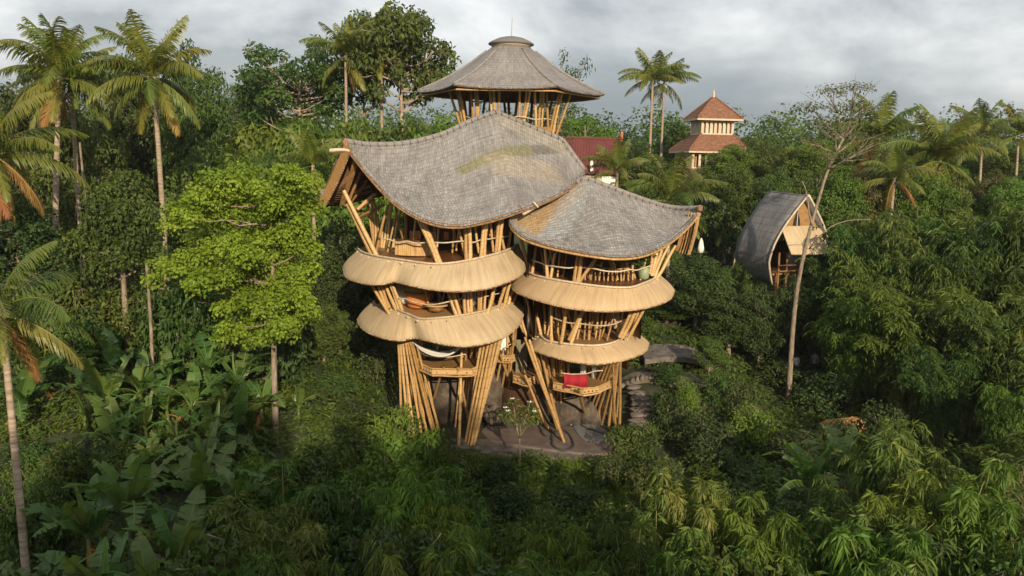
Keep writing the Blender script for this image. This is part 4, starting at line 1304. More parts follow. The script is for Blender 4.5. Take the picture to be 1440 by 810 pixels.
# path and low walls to the right
pth = spline([at(872, 512, 50), at(920, 520, 49.5), (at(970, 533, 49)), at(1020, 545, 48.5), at(1075, 556, 48)], 24)
V_ = []; F_ = []
for i, p in enumerate(pth):
    ga, gb = H(p.x, p.y - 0.9) + 0.12, H(p.x, p.y + 0.9) + 0.12
    V_ += [(p.x, p.y - 0.9, ga), (p.x, p.y + 0.9, gb), (p.x, p.y + 0.9, gb - 0.6), (p.x, p.y - 0.9, ga - 0.6)]
for i in range(23):
    for q in range(4):
        q2 = (q + 1) % 4
        F_.append((i * 4 + q, i * 4 + q2, (i + 1) * 4 + q2, (i + 1) * 4 + q))
o = MB().add(V_, F_).build('path', M['path'])
tag(o, None, kind='structure')


def walling(pts, hgt_, th, lab, mat='stone'):
    P_ = spline(P3(pts), 26)
    for q_ in P_: q_.z = H(q_.x, q_.y)
    w = empty('stone_wall', (0, 0, 0))
    tag(w, lab, 'wall')
    rr = random.Random(int(pts[0][0]))
    for row in range(max(1, int(hgt_ / 0.35))):
        i = 0
        while i < 25:
            p, q = P_[i], P_[i + 1]
            c = (p + q) / 2
            L_ = (q - p).length
            b = boulder(Vector((c.x, c.y, c.z + 0.17 + row * 0.34)), (L_ * rr.uniform(1.0, 1.7), th * rr.uniform(0.7, 1.2), rr.uniform(0.3, 0.5)), rr.randint(0, 9999), 'stone', mat, w)
            i += 1
    return w


walling([(868, 508, 49.2), (900, 507, 49), (940, 515, 48.6), (985, 528, 48.2), (1030, 541, 47.8)], 0.4, 0.5, 'low curving rubble wall along the path right of the house', 'stone')
walling([(890, 492, 53), (930, 488, 53.5), (970, 490, 53.8), (1000, 498, 53.5)], 1.0, 0.6, 'curved stone retaining wall above the dark arched hollow')
# a low stone arch over a dark hollow
ar = empty('stone_arch', (0, 0, 0))
tag(ar, 'low stone arch over a dark hollow beside the path', 'arch')
arc_t = spline(P3([(905, 510, 51.5), (930, 507, 51.8), (960, 507, 52), (985, 513, 51.8), (1000, 524, 51.4)]), 18)
V_ = []; F_ = []
for i, p in enumerate(arc_t):
    for dy, dz in ((-0.5, 0), (-0.5, 0.35), (2.2, 0.6), (2.2, 0.2)):
        V_.append((p.x, p.y + dy, p.z + dz))
for i in range(17):
    for q in range(4):
        q2 = (q + 1) % 4
        F_.append((i * 4 + q, i * 4 + q2, (i + 1) * 4 + q2, (i + 1) * 4 + q))
F_ += [(0, 3, 2, 1), (68, 69, 70, 71)]
MB().add(V_, F_).build('vault', M['stone'], ar)
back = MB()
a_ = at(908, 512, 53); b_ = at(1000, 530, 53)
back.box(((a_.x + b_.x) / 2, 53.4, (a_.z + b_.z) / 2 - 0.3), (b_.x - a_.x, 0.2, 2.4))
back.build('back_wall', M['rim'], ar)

# ------------------------------------------------------------------ other buildings
# two-tier tower with clay tile roofs, far right
tw = empty('tile_roof_tower', at(997, 250, 108), R(6))
tag(tw, 'two-tier tower with red clay tile roofs and cream columns rising above the trees', 'tower')
tw.location.z = H(tw.location.x, 108)
k_ = 108 / F_PX
ztw = lambda py: at(997, py, 108).z - tw.location.z


def pyramid(name, parent, r0, z0, r1, z1, mat, n=8, steps=9, ov=0.06):
    mb = MB()
    for s in range(steps):         # tile courses stepping down
        t0, t1 = s / steps, (s + 1) / steps
        ra, rb = r1 + (r0 - r1) * t0, r1 + (r0 - r1) * t1 + ov
        za, zb = z1 + (z0 - z1) * t0, z1 + (z0 - z1) * t1
        V = [(-ra, -ra, za), (ra, -ra, za), (ra, ra, za), (-ra, ra, za), (-rb, -rb, zb), (rb, -rb, zb), (rb, rb, zb), (-rb, rb, zb),
             (-rb, -rb, zb - 0.06), (rb, -rb, zb - 0.06), (rb, rb, zb - 0.06), (-rb, rb, zb - 0.06)]
        F = [(4 + q, 4 + (q + 1) % 4, (q + 1) % 4, q) for q in range(4)] + [(8 + q, 8 + (q + 1) % 4, 4 + (q + 1) % 4, 4 + q) for q in range(4)]
        if s == 0: F.append((0, 1, 2, 3))
        if s == steps - 1: F.append((11, 10, 9, 8))
        mb.add(V, F)
    o = mb.build(name, M[mat], parent)
    for sx, sy in ((-1, -1), (1, -1), (1, 1), (-1, 1)):
        MB().tube([(sx * r1, sy * r1, z1 + 0.05), (sx * (r0 + 0.05), sy * (r0 + 0.05), z0 + 0.08)], 0.10, 6).build('hip_tile', M[mat], o)
    f = MB()
    for q in range(4):
        f.box((0, -(r0 + ov) * 0.99, z0 - 0.14), (2 * (r0 + ov), 0.08, 0.22), 0, Matrix.Rotation(q * math.pi / 2, 4, 'Z'))
    f.build('fascia', M['cream'], o)
    return o


def tier(parent, r, z0, z1, ncol, mats):
    core = MB().box((0, 0, (z0 + z1) / 2), (2 * r * 0.82, 2 * r * 0.82, z1 - z0)).build('room', M['glass'], parent)
    for q in range(4):
        Mq = Matrix.Rotation(q * math.pi / 2, 4, 'Z')
        for c in range(ncol):
            x = -r + 2 * r * c / (ncol - 1)
            if c == ncol - 1: continue
            MB().box((x, -r, (z0 + z1) / 2), (0.3, 0.3, z1 - z0 - 0.01), 0, Mq).build('column', M[mats[0]], parent)
            MB().box((x + r / (ncol - 1), -r * 0.88, (z0 + z1) / 2), (r / (ncol - 1) * 0.9, 0.05, (z1 - z0) * 0.96), 0, Mq).build('curtain', M[mats[1] if c % 3 else 'pink_wood'], parent)
        MB().box((0, -r, z0 + 0.06), (2 * r, 0.4, 0.2), 0, Mq).build('sill', M['cream'], parent)
        MB().box((0, -r, z1 - 0.1), (2 * r, 0.36, 0.2), 0, Mq).build('lintel', M['cream'], parent)


pyramid('upper_roof', tw, 31 * k_, ztw(168), 0.15, ztw(137), 'tile')
tier(tw, 21 * k_, ztw(190), ztw(171), 8, ('cream', 'curtain'))
pyramid('lower_roof', tw, 45 * k_, ztw(213), 22 * k_, ztw(189), 'tile')
tier(tw, 37 * k_, ztw(237), ztw(216), 9, ('cream', 'glass'))
pyramid('base_roof', tw, 48 * k_, ztw(258), 39 * k_, ztw(237), 'tile', steps=6)
MB().box((0, 0, (ztw(258) - 1) / 2), (2 * 40 * k_, 2 * 40 * k_, ztw(258) + 1)).build('wall', M['cream'], tw)
MB().lathe([(0.1, 0), (0.22, 0.15), (0.1, 0.35), (0.16, 0.5), (0.02, 1.1)], (0, 0, ztw(138)), 10).build('finial', M['cream'], tw, True)

# red sheet-roofed house behind
rh = empty('red_roof_house', (0, 0, 0))
tag(rh, 'house with a plain dark red gable roof behind the bamboo house', 'house')
Yr = 74
a, b_ = at(770, 193, Yr + 3), at(874, 197, Yr + 3)
c, d_ = at(770, 242, Yr - 1), at(868, 246, Yr - 1)
rm = MB()
nb = 26
for k in range(nb):                    # standing-seam sheets
    t0, t1 = k / nb, (k + 1) / nb
    p0, p1, q0, q1 = a.lerp(b_, t0), a.lerp(b_, t1), c.lerp(d_, t0), c.lerp(d_, t1)
    rm.add([p0, p1, q1, q0], [(0, 3, 2, 1)])
    rm.tube([p0 + Vector((0, -0.02, 0.03)), q0 + Vector((0, -0.02, 0.03))], 0.04, 4)
bk0, bk1 = c + Vector((0, 8, 0)), d_ + Vector((0.3, 8, 0))
rm.add([a, b_, bk1, bk0], [(0, 1, 2, 3)])
rm.build('roof', M['redroof'], rh)
MB().tube([a + Vector((0, 0, 0.05)), b_ + Vector((0, 0, 0.05))], 0.12, 6).build('ridge_cap', M['redroof'], rh)
MB().box((b_.x, b_.y, b_.z + 0.35), (0.22, 0.22, 0.9)).build('finial', M['terracotta'], rh)
gz = H(d_.x, Yr)
MB().add([(d_.x - 0.25, d_.y + 0.5, gz), (d_.x - 0.25, d_.y + 7.4, gz), (d_.x - 0.2, d_.y + 7.4, d_.z), (b_.x - 0.3, b_.y, b_.z - 0.2), (d_.x - 0.2, d_.y + 0.5, d_.z)], [(0, 1, 2, 3, 4)]).build('gable_wall', M['greypave'], rh)
MB().box(((c.x + d_.x) / 2, d_.y + 0.6, (gz + d_.z) / 2), (d_.x - c.x - 0.6, 0.25, d_.z - gz)).build('wall', M['cream'], rh)
MB().box((at(855, 250, Yr).x, d_.y + 0.44, at(855, 254, Yr).z), (1.2, 0.1, 0.8)).build('window', M['cloth'], rh)
MB().tube([at(831, 241, Yr - 1.2), at(831, 226, Yr - 1.0), at(833, 226, Yr - 1.0), at(833, 240, Yr - 1.2)], 0.07, 6).build('vent_pipe', M['cloth'], rh)

# hut with the pointed curved roof on the right
hut = empty('arched_hut', at(1098, 360, 60), R(22))
tag(hut, 'tall hut with pointed curved slate-grey roof and woven gable on the right', 'hut')
kz = 60 / F_PX
hz = lambda py: at(1108, py, 60).z
hut.location.z = hz(393)
hut.scale = (0.9, 0.9, 0.93)
Z_ap = hz(268) - hz(398)
W_b = 2.9
prof_h = []
for k in range(17):                    # half section: bottom flare, bulge, pointed top
    t = k / 16
    x = W_b * (1 - t ** 2.1) * (1 + 0.16 * math.sin(t * math.pi)) * (0.86 + 0.14 * min(1, t * 4))
    prof_h.append((x, Z_ap * t))
LEN = 4.2
def hut_roof(side):
    V = []; UV = []; F = []
    ny = 9
    for (x, z) in prof_h:
        for k in range(ny):
            y = -LEN / 2 + LEN * k / (ny - 1)
            lean = (1 - z / Z_ap) * 0.5 * (0.5 - k / (ny - 1)) * -1
            V.append((side * x, y + (0.55 * (z / Z_ap) * -1 if k == 0 else 0), z + 0.02 * k)); UV.append((y, Z_ap - z))
    for j in range(16):
        for k in range(ny - 1):
            q = (j * ny + k, j * ny + k + 1, (j + 1) * ny + k + 1, (j + 1) * ny + k)
            F.append(q if side > 0 else q[::-1])
    o = obj('roof', mesh('hut_roof', V, [F], M['slate'], uv=UV, smooth=True), hut)
    s_ = o.modifiers.new('thick', 'SOLIDIFY'); s_.thickness = 0.14; s_.offset = -1
    edge_ = [(side * x, -LEN / 2 - 0.55 * z / Z_ap - 0.04, z) for (x, z) in prof_h]
    MB().tube(edge_, 0.09, 6).build('bargeboard', M['bamboo_pale'], o, True)
    return o
hut_roof(-1); hut_roof(1)
gw = hz(316) - hz(398)
sect = [(x * 0.93, z) for (x, z) in prof_h if z >= gw - 0.3]
yg = -LEN / 2 + 0.15
V_ = [(x, yg, z) for x, z in sect] + [(-x, yg, z) for x, z in sect[::-1]]
MB().add(V_, [tuple(range(len(V_)))]).build('gable_wall', M['deckwood'], hut)
wx = -0.35
win = MB().add([(wx - 0.36, yg - 0.04, gw + 0.1), (wx + 0.36, yg - 0.04, gw + 0.1), (wx + 0.3, yg - 0.04, gw + 0.6), (wx, yg - 0.04, gw + 1.35), (wx - 0.3, yg - 0.04, gw + 0.6)], [(0, 1, 2, 3, 4)]).build('window', M['glass'], hut)
MB().box((wx, yg - 0.07, gw + 0.6), (0.06, 0.05, 1.1)).build('mullion', M['cream'], win)
aw = MB()
V_ = []; UV_ = []
z_lo = hz(352) - hz(398)
for k in range(13):
    x = -1.9 + 4.0 * k / 12
    bow = 1.2 * (1 - (x / 2.6) ** 2) ** 0.5
    V_ += [(x, yg - 0.02, gw + 0.1), (x * 1.02, yg - 0.7 - bow, z_lo)]
    UV_ += [(x, 0), (x, 2)]
o = obj('awning', mesh('awning', V_, [[(2 * k, 2 * k + 1, 2 * k + 3, 2 * k + 2) for k in range(12)]], M['skirt'], uv=UV_), hut)
s_ = o.modifiers.new('thick', 'SOLIDIFY'); s_.thickness = 0.1
MB().box((0, 0.2, z_lo - 1.75), (4.6, 4.0, 0.16)).build('floor', M['bamboo_dark'], hut)
MB().box((0, 1.6, z_lo - 0.6), (4.2, 0.1, 2.2)).build('back_wall', M['dark_wall'], hut)
for x in (-2.0, -1.2, 0.2, 1.6):
    MB().tube([(x, yg - 0.3, -2.2), (x, yg - 0.2, z_lo - 0.02)], 0.09, 7).build('post', M['bamboo_dark'], hut)
for z in (z_lo - 1.0, z_lo - 1.45):
    MB().tube([(-2.2, yg - 0.45, z), (2.2, yg - 0.45, z)], 0.05, 6).build('hand_rail', M['bamboo_dark'], hut)
gzh = H(hut.location.x, hut.location.y) - hut.location.z
for x in (-1.6, 1.6):
    for y in (-1.5, 1.5):
        MB().tube([(x, y, gzh - 0.2), (x, y, z_lo - 1.7)], 0.14, 8).build('stilt', M['bamboo_dark'], hut)
MB().tube([(-W_b - 0.2, LEN / 2 + 0.1, 0.6), (-W_b + 0.5, LEN / 2 + 0.1, 3.6)], 0.07, 6).build('bargeboard', M['bamboo_pale'], hut)

# ochre earth bank with a small open shelter in the hollow on the right
eb_ = boulder(at(1195, 606, 46.5), (3.6, 1.6, 1.5), 77, 'earth_bank', 'earth')
tag(eb_, 'ochre earth bank showing among dark shrubs in the hollow', 'bank')

# ------------------------------------------------------------------ two people on the path
def person(loc, rz, shirt, label, arm_bend):
    root = empty('person', loc, rz)
    tag(root, label, 'person')
    J = {'pel': (0, 0, .95), 'sp': (0, 0, 1.15), 'ch': (0, -0.01, 1.36), 'nk': (0, 0, 1.5), 'hd': (0, -0.01, 1.62), 'tp': (0, 0, 1.73),
         'hl': (-.1, 0, .9), 'kl': (-.12, -0.03, .5), 'al': (-.12, 0.02, .09), 'tl': (-.13, -.16, .03), 'hr': (.1, 0, .9), 'kr': (.12, -.05, .5), 'ar': (.13, .02, .09), 'tr': (.14, -.16, .03),
         'sl': (-.19, 0, 1.42), 'el': (-.25, .02, 1.15), 'wl': (-.24, -.12 * arm_bend, .9 + .12 * arm_bend), 'gl': (-.24, -.18 * arm_bend, .82 + .14 * arm_bend),
         'sr': (.19, 0, 1.42), 'er': (.25, .02, 1.15), 'wr': (.24, -.12, .93), 'gr': (.24, -.17, .85)}
    E = [('pel', 'sp'), ('sp', 'ch'), ('ch', 'nk'), ('nk', 'hd'), ('hd', 'tp'), ('pel', 'hl'), ('hl', 'kl'), ('kl', 'al'), ('al', 'tl'), ('pel', 'hr'), ('hr', 'kr'), ('kr', 'ar'), ('ar', 'tr'),
         ('ch', 'sl'), ('sl', 'el'), ('el', 'wl'), ('wl', 'gl'), ('ch', 'sr'), ('sr', 'er'), ('er', 'wr'), ('wr', 'gr')]
    RD = dict(pel=.14, sp=.13, ch=.15, nk=.055, hd=.095, tp=.07, hl=.095, kl=.06, al=.042, tl=.035, hr=.095, kr=.06, ar=.042, tr=.035, sl=.065, el=.045, wl=.032, gl=.03, sr=.065, er=.045, wr=.032, gr=.03)
    ks = list(J)
    me = bpy.data.meshes.new('body')
    me.from_pydata([J[k] for k in ks], [(ks.index(a), ks.index(b)) for a, b in E], [])
    me.materials.append(M[shirt]); me.materials.append(M['skin']); me.materials.append(M['navy'])
    o = obj('body', me, root)
    sk = o.modifiers.new('skin', 'SKIN')
    for i, k in enumerate(ks):
        sv_ = me.skin_vertices[0].data[i]
        sv_.radius = (RD[k], RD[k] * (0.8 if k in ('pel', 'sp', 'ch') else 1)); sv_.use_root = (k == 'pel')
    o.modifiers.new('sub', 'SUBSURF').levels = 1
    o.modifiers['sub'].render_levels = 2
    bpy.context.view_layer.update()
    dg = bpy.context.evaluated_depsgraph_get()
    me2 = bpy.data.meshes.new_from_object(o.evaluated_get(dg))
    me2.materials.clear()
    for k in (shirt, 'skin', 'navy'): me2.materials.append(M[k])
    for p in me2.polygons:
        c_ = p.center
        p.material_index = 2 if (c_.z < 0.93 and abs(c_.x) < 0.2) else (1 if (c_.z > 1.5 or c_.z < 1.1 and abs(c_.x) > 0.2) else 0)
        p.use_smooth = True
    o.modifiers.clear(); o.data = me2
    MB().lathe([(0.1, 0), (0.118, 0.06), (0.105, 0.12), (0.05, 0.165)], (0, 0.015, 1.62), 12).build('hair', M['hair'], root, True)
    return root


for px, py, Yp, rz, shirt, lb, ab in ((1118, 535, 55, 0.4, 'cloth', 'standing person in a white shirt on the shaded path', 1.4), (1143, 540, 55.4, -0.6, 'grey_cloth', 'standing person in a grey shirt beside the one in white', 0.4)):
    p = at(px, py, Yp); p.z = H(p.x, p.y) + 0.02
    person(p, rz, shirt, lb, ab)

# ------------------------------------------------------------------ vegetation: leaf and crown builders
def unit(a):
    return a / np.maximum(np.linalg.norm(a, axis=-1, keepdims=True), 1e-9)


def rnd_unit(rng, n):
    return unit(rng.normal(size=(n, 3)))


def leaf_quads(P, D, Nn, Ln, Wd, droop=0.15):
    n = len(P)
    S = unit(np.cross(D, Nn))
    Ln = np.broadcast_to(Ln, (n,))[:, None]; Wd = np.broadcast_to(Wd, (n,))[:, None]
    up = unit(np.cross(S, D))
    V = np.empty((n, 4, 3))
    V[:, 0] = P
    V[:, 1] = P + D * Ln * 0.45 + S * Wd * 0.5
    V[:, 2] = P + D * Ln - up * Ln * droop
    V[:, 3] = P + D * Ln * 0.45 - S * Wd * 0.5
    return V.reshape(-1, 3), np.arange(4 * n).reshape(n, 4)


def clump_leaves(rng, clumps, dens, Ln, Wd, fill=0.25, under=0.55):
    """clumps: (centre, radii) -> leaf quads spread over lumpy shells; returns V, F, tint"""
    Vs, Ts = [], []
    for c, r in clumps:
        r = np.asarray(r, float)
        area = 4 * math.pi * ((r[0] * r[1]) ** 1.6 / 3 + (r[0] * r[2]) ** 1.6 / 3 + (r[1] * r[2]) ** 1.6 / 3) ** (1 / 1.6)
        n = max(20, int(area * dens))
        d = rnd_unit(rng, n)
        keep = (d[:, 2] > -0.25) | (rng.random(n) < under)
        d = d[keep]; n = len(d)
        ph = rng.random(4) * 6.28
        lump = 1 + 0.20 * np.sin(4 * d[:, 0] + ph[0]) * np.sin(4 * d[:, 1] + ph[1]) + 0.14 * np.sin(7 * d[:, 2] + 5 * d[:, 0] + ph[2])
        rad = np.where(rng.random(n) < fill, rng.random(n) ** 0.5, 0.86 + 0.2 * rng.random(n)) * lump
        P = np.asarray(c) + d * r * rad[:, None]
        Nn = unit(d * 0.75 + np.array([0, 0, 0.4]) + rng.normal(size=(n, 3)) * 0.5)
        D = unit(np.cross(Nn, rng.normal(size=(n, 3))) + np.array([0, 0, -0.35]) + d * 0.35)
        V, _ = leaf_quads(P, D, Nn, Ln * rng.uniform(0.7, 1.25, n), Wd * rng.uniform(0.7, 1.25, n))
        Vs.append(V)
        Ts.append(np.repeat(np.clip(0.5 + rng.normal() * 0.11 + rng.normal(size=n) * 0.17, 0.02, 0.98), 4))
    V = np.concatenate(Vs)
    return V, np.arange(len(V)).reshape(-1, 4), np.concatenate(Ts)


def limb(A, B, sag, r0, r1, rng, n=6):
    A = Vector(A); B = Vector(B)
    pts = []
    for k in range(n):
        t = k / (n - 1)
        p = A.lerp(B, t) + Vector((0, 0, -sag * math.sin(math.pi * t)))
        if 0 < k < n - 1: p += Vector(rng.normal(size=3) * 0.018 * (B - A).length)
        pts.append(p)
    return pts, [r0 + (r1 - r0) * k / (n - 1) for k in range(n)]


def tree_meshes(seed, h, R_, z0, ncl, cr, mat, dens=26, Ln=0.34, Wd=0.2, flat=0.6, trunk_r=0.22, fill=0.25, spread=0.75, top=0.85, barkmat='bark', limbs=True):
    """trunk mesh with limbs, crown mesh. z0: height where the crown begins"""
    rng = np.random.default_rng(seed)
    cl = []
    cz, ch = (z0 + h) / 2, (h - z0) / 2
    tries = 0
    while len(cl) < ncl and tries < 4000:
        tries += 1
        d = rng.normal(size=3); d /= np.linalg.norm(d)
        q = d * (rng.random() ** 0.45)
        p = np.array([q[0] * R_ * spread, q[1] * R_ * spread, cz + q[2] * ch * 0.82])
        r = cr * rng.uniform(0.65, 1.3)
        if all(np.linalg.norm((p - c) / np.array([1, 1, flat])) > (r + rr[0]) * 0.55 for c, rr in cl):
            cl.append((p, (r, r * rng.uniform(0.85, 1.15), r * flat)))
    V, F, T = clump_leaves(rng, cl, dens, Ln, Wd, fill)
    crown = mesh('crown', V, F, M[mat], tint=T)
    tb = MB()
    lean = rng.normal(size=2) * 0.03 * h
    tp = [(lean[0] * t * t, lean[1] * t * t, h * top * t) for t in np.linspace(0, 1, 9)]
    tr_ = [trunk_r * (1.35 - 1.15 * t) * (1.25 if t == 0 else 1) for t in np.linspace(0, 1, 9)]
    tb.tube([tuple(p) for p in tp], tr_, 9)
    if limbs:
        for c, rr in cl:
            zt_ = max(z0 * 0.75, min(c[2] - 0.25 * math.hypot(c[0], c[1]) - 0.3, h * top * 0.92))
            t = zt_ / (h * top)
            A = (lean[0] * t * t, lean[1] * t * t, zt_)
            pts, rad = limb(A, tuple(c), 0.05 * R_, trunk_r * (0.62 - 0.4 * t), 0.025, rng)
            tb.tube(pts, rad, 6)
            for q in range(2):
                e_ = np.asarray(c) + rng.normal(size=3) * np.asarray(rr) * 0.6
                pts, rad = limb(pts[3], tuple(e_), 0, rad[3] * 0.6, 0.012, rng, 4)
                tb.tube(pts, rad, 5)
    trunk = mesh('trunk', tb.V, [tb.F], M[barkmat], smooth=True)
    return trunk, crown


LFN = {'green_leaf': 'mid-green', 'fresh_leaf': 'light green', 'olive_leaf': 'olive', 'dark_leaf': 'dark green', None: 'yellow-green'}


def put_tree(meshes, px, top_py, Y, label, cat='tree', group=None, width=None, name='tree', hnom=10.0, rnom=3.5, leaf=None, base=None, rz=None, sink=0.1):
    """stands a copy of a tree on the ground at depth Y so that its top reaches the pixel given"""
    tip = at(px, top_py, Y)
    g = H(tip.x, Y) if base is None else base
    hh = max(tip.z - g, 0.6)
    sz = hh / hnom
    sxy = sz if width is None else (width / 2) * Y / F_PX / rnom
    sxy = max(sxy, sz / (1.7 if hnom <= 5 else 3.0))       # keep natural proportions
    label = label.replace('<>', LFN[leaf])
    o = empty(name, (tip.x, Y, g - sink), random.uniform(0, 6.28) if rz is None else rz)
    o.scale = (sxy, sxy, sz)
    tag(o, label, cat, group)
    t_, c_ = meshes
    obj('trunk', t_, o)
    c = obj('crown', c_, o)
    if leaf:
        c.material_slots[0].link = 'OBJECT'; c.material_slots[0].material = M[leaf]
    return o


# ---- bamboo
def bamboo_meshes(seed, h=10.0, culms=34, sprays=34, leaves=9, leafL=0.34, leafW=0.05, spread=2.6, mat='bamboo_leaf', droop=1.0, t0=0.28):
    rng = np.random.default_rng(seed)
    tb = MB()
    O, AZ, TT = [], [], []
    tintc = []
    for c in range(culms):
        a = rng.random() * 6.28
        b0 = np.array([math.cos(a), math.sin(a), 0]) * rng.random() * 0.8
        dr = np.array([math.cos(a + rng.normal() * 0.5), math.sin(a + rng.normal() * 0.5), 0])
        hh = h * rng.uniform(0.62, 1.0)
        out_ = spread * rng.uniform(0.35, 1.15)
        def pos(t):
            t = np.asarray(t)[..., None]
            return b0 + dr * out_ * t ** 2.2 + np.array([0, 0, 1]) * (hh * (t - 0.20 * droop * t ** 4) / (1 - 0.20 * droop * 0.8))
        ts = np.linspace(0, 1, 8)
        tb.tube([tuple(p) for p in pos(ts)], [0.05 * (1.05 - t) + 0.008 for t in ts], 5, False)
        st = t0 + (1 - t0) * rng.random(sprays) ** 0.8
        O.append(pos(st)); AZ.append(rng.random(sprays) * 6.28 * 1.0); TT.append(st)
        tintc.append(np.full(sprays, rng.normal() * 0.10))
    O = np.concatenate(O); AZ = np.concatenate(AZ); tc_ = np.concatenate(tintc); TT = np.concatenate(TT)
    n = len(O)
    hd = np.stack([np.cos(AZ), np.sin(AZ), np.zeros(n)], 1)
    Ls = rng.uniform(0.7, 1.5, n) * (1.25 - 0.5 * TT)
    el = rng.uniform(0.0, 0.8, n)
    s = np.linspace(0.18, 1.0, leaves)
    sg = s[None, :, None]
    tw = O[:, None, :] + Ls[:, None, None] * (hd[:, None, :] * sg * np.cos(el)[:, None, None] + np.array([0, 0, 1.0]) * (sg * np.sin(el)[:, None, None] - 0.62 * sg ** 2))
    tan = unit(hd[:, None, :] * np.cos(el)[:, None, None] + np.array([0, 0, 1.0]) * (np.sin(el)[:, None, None] - 1.24 * sg))
    side = np.stack([-np.sin(AZ), np.cos(AZ), np.zeros(n)], 1)[:, None, :] * np.where(np.arange(leaves) % 2, 1.0, -1.0)[None, :, None]
    D = unit(tan * 0.75 + side * 0.7 + np.array([0, 0, -0.35]) + rng.normal(size=tw.shape) * 0.22)
    Nn = unit(np.array([0, 0, 0.55]) + hd[:, None, :] * 0.45 + rng.normal(size=tw.shape) * 0.5)
    k = n * leaves
    V, F = leaf_quads(tw.reshape(k, 3), D.reshape(k, 3), Nn.reshape(k, 3), leafL * rng.uniform(0.6, 1.25, k), leafW * rng.uniform(0.8, 1.3, k), 0.22)
    T = np.clip(0.35 + np.repeat(tc_ + rng.normal(size=n) * 0.12, leaves) + rng.normal(size=k) * 0.10, 0.02, 0.99)
    return mesh('culms', tb.V, [tb.F], M['culm'], smooth=True), mesh('crown', V, F, M[mat], tint=np.repeat(T, 4))


def put_bamboo(meshes, px, top_py, Y, label, group=None, width=None, leaf=None, hnom=10.0, rnom=3.6, base=None, name='bamboo_clump'):
    tip = at(px, top_py, Y)
    g = H(tip.x, Y) if base is None else base
    hh = max(tip.z - g, 1.0)
    sz = hh / hnom
    sxy = max(sz, 0.55) if width is None else (width / 2) * Y / F_PX / rnom
    label = label.replace('<>', LFN[leaf])
    o = empty(name, (tip.x, Y, g - 0.15), random.uniform(0, 6.28))
    o.scale = (sxy, sxy, sz)
    tag(o, label, 'bamboo', group)
    obj('culms', meshes[0], o)
    c = obj('crown', meshes[1], o)
    if leaf:
        c.material_slots[0].link = 'OBJECT'; c.material_slots[0].material = M[leaf]
    return o


# ---- palm fronds
def frond_mesh(seed, Lr=4.4, e0=55, e1=-40, pairs=54, wid=1.1, mat='palm_leaf', droop=0.75, tint0=0.45):
    rng = np.random.default_rng(seed)
    n = 26
    p = np.zeros(3); pts = [p.copy()]
    for k in range(n):
        e_ = R(e0 + (e1 - e0) * ((k + 0.5) / n) ** 1.1)
        p = p + np.array([math.cos(e_), 0.05 * math.sin(k * .3 + seed), math.sin(e_)]) * Lr / n
        pts.append(p.copy())
    pts = np.array(pts)
    tb = MB().tube([tuple(q) for q in pts], [0.055 * (1 - 0.85 * k / n) for k in range(n + 1)], 5, False)
    V = [np.array(tb.V)]; F4 = [np.array([f for f in tb.F])]
    T = [np.full(len(tb.V), 0.85)]
    s = np.linspace(0.14, 1.0, pairs)
    idx = s * n
    i0 = np.minimum(idx.astype(int), n - 1); fr = (idx - i0)[:, None]
    P = pts[i0] * (1 - fr) + pts[i0 + 1] * fr
    tg = unit(pts[i0 + 1] - pts[i0])
    prof_ = np.sin(np.clip(s * 0.92 + 0.08, 0, 1) * math.pi) ** 0.55 * wid
    off = len(tb.V)
    for sd in (-1, 1):
        m_ = pairs
        D = unit(np.array([0, sd, 0]) * 0.9 + tg * (0.35 + 0.7 * s[:, None]) + np.array([0, 0, -1.0]) * droop * rng.uniform(0.5, 1.3, m_)[:, None] + rng.normal(size=(m_, 3)) * 0.09)
        Nn = unit(np.cross(tg, np.array([0, 1.0, 0])) * -1 + rng.normal(size=(m_, 3)) * 0.25)
        Nn = np.where(Nn[:, 2:3] < 0, -Nn, Nn)
        S = unit(np.cross(D, Nn))
        ln = (prof_ * rng.uniform(0.8, 1.1, m_))[:, None]
        w = 0.055
        mid = P + D * ln * 0.55
        D2 = unit(D + np.array([0, 0, -0.75 * droop - 0.1]))
        tip = mid + D2 * ln * 0.45
        Q = np.stack([P - tg * w * 0.6, P + tg * w * 0.6, mid + tg * w * 0.7, mid - tg * w * 0.7, tip], 1)
        V.append(Q.reshape(-1, 3))
        b = off + np.arange(m_)[:, None] * 5
        F4.append(np.concatenate([b, b + 1, b + 2, b + 3], 1))
        F4.append(np.concatenate([b + 3, b + 2, b + 4], 1))
        T.append(np.repeat(np.clip(tint0 + rng.normal(size=m_) * 0.1 + 0.12 * s, 0.02, 0.98), 5))
        off += m_ * 5
    return mesh('frond', np.concatenate(V), F4, M[mat], tint=np.concatenate(T))


FR = {'up': [frond_mesh(1, 4.2, 84, 35, tint0=0.55), frond_mesh(2, 4.4, 78, 15, tint0=0.5)],
      'mid': [frond_mesh(3, 4.6, 55, -35), frond_mesh(4, 4.6, 45, -30), frond_mesh(5, 4.4, 62, -20, tint0=0.5), frond_mesh(6, 4.7, 35, -45, tint0=0.55)],
      'low': [frond_mesh(7, 4.4, 8, -68, droop=0.8, tint0=0.6), frond_mesh(8, 4.3, -15, -80, droop=0.9, tint0=0.7)],
      'dry': [frond_mesh(9, 4.0, -35, -86, mat='palm_dry', droop=1.0), frond_mesh(10, 3.8, -55, -88, mat='palm_dry', droop=1.0)]}
cv = MB().lathe([(0.02, -0.16), (0.11, -0.1), (0.14, 0), (0.11, 0.1), (0.02, 0.16)], (0, 0, 0), 9)
ME_COCO = mesh('coconut', cv.V, [cv.F], M['green_stem'], smooth=True)


